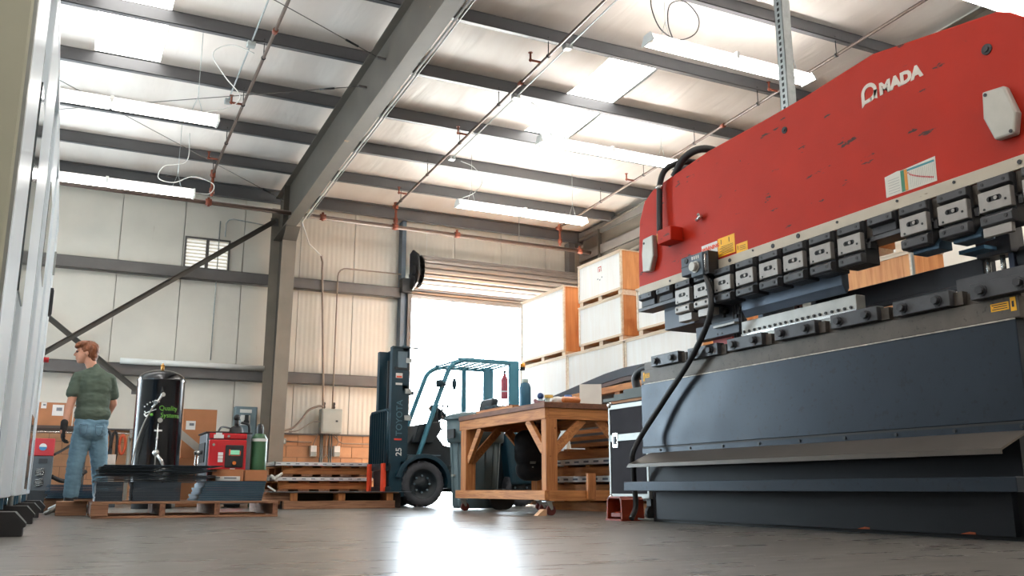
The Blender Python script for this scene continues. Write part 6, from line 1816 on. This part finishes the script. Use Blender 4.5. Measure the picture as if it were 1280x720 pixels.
obj('mirror', MB().ball((5.12, 12.50, 1.76), (0.03, 0.05, 0.09), 10, 8), m_fl, fl)
for x, y, z in ((4.92, 12.48, 1.75), (4.78, 13.46, 1.70)):
    obj('work_light', MB().cyl((x - 0.08, y, z), (x, y, z + 0.01), 0.055, 12).cyl((x, y, z), (x + 0.05, y, z), 0.03, 8), m_fl, fl)
obj('steering_column', MB().beam((4.86, 13.0, 0.95), (5.05, 13.0, 1.35), 0.10, 0.12).cyl((5.04, 13.0, 1.36), (5.07, 13.0, 1.40), 0.15, 16), m_flb, fl)
for k in range(3):
    obj('lever', MB().cyl((4.95 + 0.05 * k, 12.8, 1.1), (4.98 + 0.08 * k, 12.8, 1.45), 0.010, 6).ball((4.98 + 0.08 * k, 12.8, 1.46), 0.02, 8, 6), m_flb, fl)
seat = obj('seat', MB().prism([(5.35, 1.10), (5.35, 1.18), (5.78, 1.20), (5.88, 1.62), (5.98, 1.60), (5.92, 1.10)], 'y', 12.78, 13.26), m_flb, fl, bev=0.03, seg=2)
obj('dashboard', MB().prism([(4.55, 0.9), (4.62, 1.16), (4.95, 1.22), (4.98, 1.1), (4.85, 0.9)], 'y', 12.62, 13.42), m_flb, fl, bev=0.01)
obj('warning_beacon', MB().lathe([(0.001, 0.07), (0.035, 0.06), (0.042, 0.0), (0.001, 0.0)], (6.27, 12.55, 2.08), 14), mat('amber_lens', lin(246, 160, 60), 0.3), fl)
obj('beacon_base', MB().cyl((6.27, 12.55, 2.03), (6.27, 12.55, 2.08), 0.036, 12).box(6.17, 6.27, 12.53, 12.57, 2.03, 2.05), m_black, fl)
ex = obj('fire_extinguisher', MB().lathe([(0.001, 0), (0.05, 0), (0.055, 0.02), (0.055, 0.30), (0.03, 0.35), (0.02, 0.38), (0.001, 0.38)], (6.13, 12.9, 1.62), 14), mat('extinguisher_red', lin(196, 84, 96), 0.35), fl)
obj('extinguisher_valve', MB().cyl((6.13, 12.9, 2.0), (6.13, 12.9, 2.05), 0.02, 8).box(6.05, 6.15, 12.885, 12.915, 2.04, 2.06), m_black, ex)
obj('extinguisher_label', MB().lathe([(0.0565, 0.10), (0.0565, 0.12)], (6.13, 12.9, 1.62), 14), m_label, ex)

# ------------------------------------------------------------------ pallets of sheet metal by the far wall
px0, px1 = 2.85, 4.18
z = 0.0
labs = ['lowest loaded pallet of the stack in front of the block wall', 'middle loaded pallet of the stack in front of the block wall', 'top loaded pallet of the stack in front of the block wall']
for k, lab in enumerate(labs):
    t = thing('loaded_pallet', lab, 'pallet', (3.6, 14.0, z))
    sh = (0.0, -0.03, 0.02)[k]
    for y in (13.52, 14.0, 14.5):
        obj('stringer', MB().box(px0 + sh + 0.02, px1, y, y + 0.09, z + 0.03, z + 0.125), m_pine_x, t, bev=0.003)
    for j in range(5):
        x = px0 + sh + (px1 - px0 - sh - 0.16) * j / 4
        obj('deck_board', MB().box(x, x + 0.16, 13.49, 14.62, z + 0.125, z + 0.148), m_pine_y, t)
        obj('bottom_board', MB().box(x, x + 0.16, 13.49, 14.62, z, z + 0.03), m_oldwood_y, t)
    pack(t, px0 + sh - 0.12, px1 + 0.03, 13.44, 14.6, z + 0.149, 0.05, True, False, 11)
    z += 0.213
t = thing('plastic_wrap', 'scrap of clear stretch wrap hanging off the pallet stack corner', 'wrap', (2.75, 13.47, 0.38))
blob('wrap', [(V((2.72, 13.42, 0.42)), 0.03, V((2.80, 13.42, 0.36)), 0.02), (V((2.80, 13.42, 0.42)), 0.025, V((2.86, 13.42, 0.46)), 0.02)], 0.01, mat('clear_bag', lin(226, 222, 216), 0.15), t, (2.75, 13.47, 0.38), 2, jitter=(0.012, 30, (1, 1, 1)))
t = thing('long_pallet', 'long brown pallet with one thin sheet on top in front of the forklift', 'pallet', (3.3, 12.0, 0))
obj('bottom_rail', MB().box(2.58, 4.05, 11.90, 11.99, 0.0, 0.10), m_oldwood, t, bev=0.004)
obj('bottom_rail', MB().box(2.58, 4.05, 12.30, 12.39, 0.0, 0.055), m_oldwood, t, bev=0.004)
for x in (2.66, 3.28, 3.93):
    obj('block', MB().box(x, x + 0.09, 11.90, 12.38, 0.10, 0.195), m_pine_z, t, bev=0.004)
obj('side_board', MB().box(2.30, 2.66, 11.95, 12.0, 0.10, 0.195), m_oldwood, t)
obj('shade_board', MB().box(2.60, 4.22, 12.18, 12.22, 0.0, 0.195), mat('under_sheet_shade', lin(56, 44, 38), 0.8), t)  # dark board added to stand for the shade under the sheet
obj('deck', MB().box(2.35, 4.10, 11.90, 12.40, 0.195, 0.207), m_oldwood, t)
tag(obj('thin_sheet', MB().box(2.36, 4.26, 11.85, 12.41, 0.2075, 0.216), m_packs, None, (3.3, 12.1, 0.2075)), 'thin bright steel sheet lying on the long pallet in front of the forks', 'sheet')
t = thing('paint_stick', 'small white stick lying at the left end of the long pallet', 'stick', (2.4, 11.9, 0.21))
obj('stick', MB().beam((2.36, 11.86, 0.285), (2.46, 11.86, 0.222), 0.012, 0.02), m_white, t)
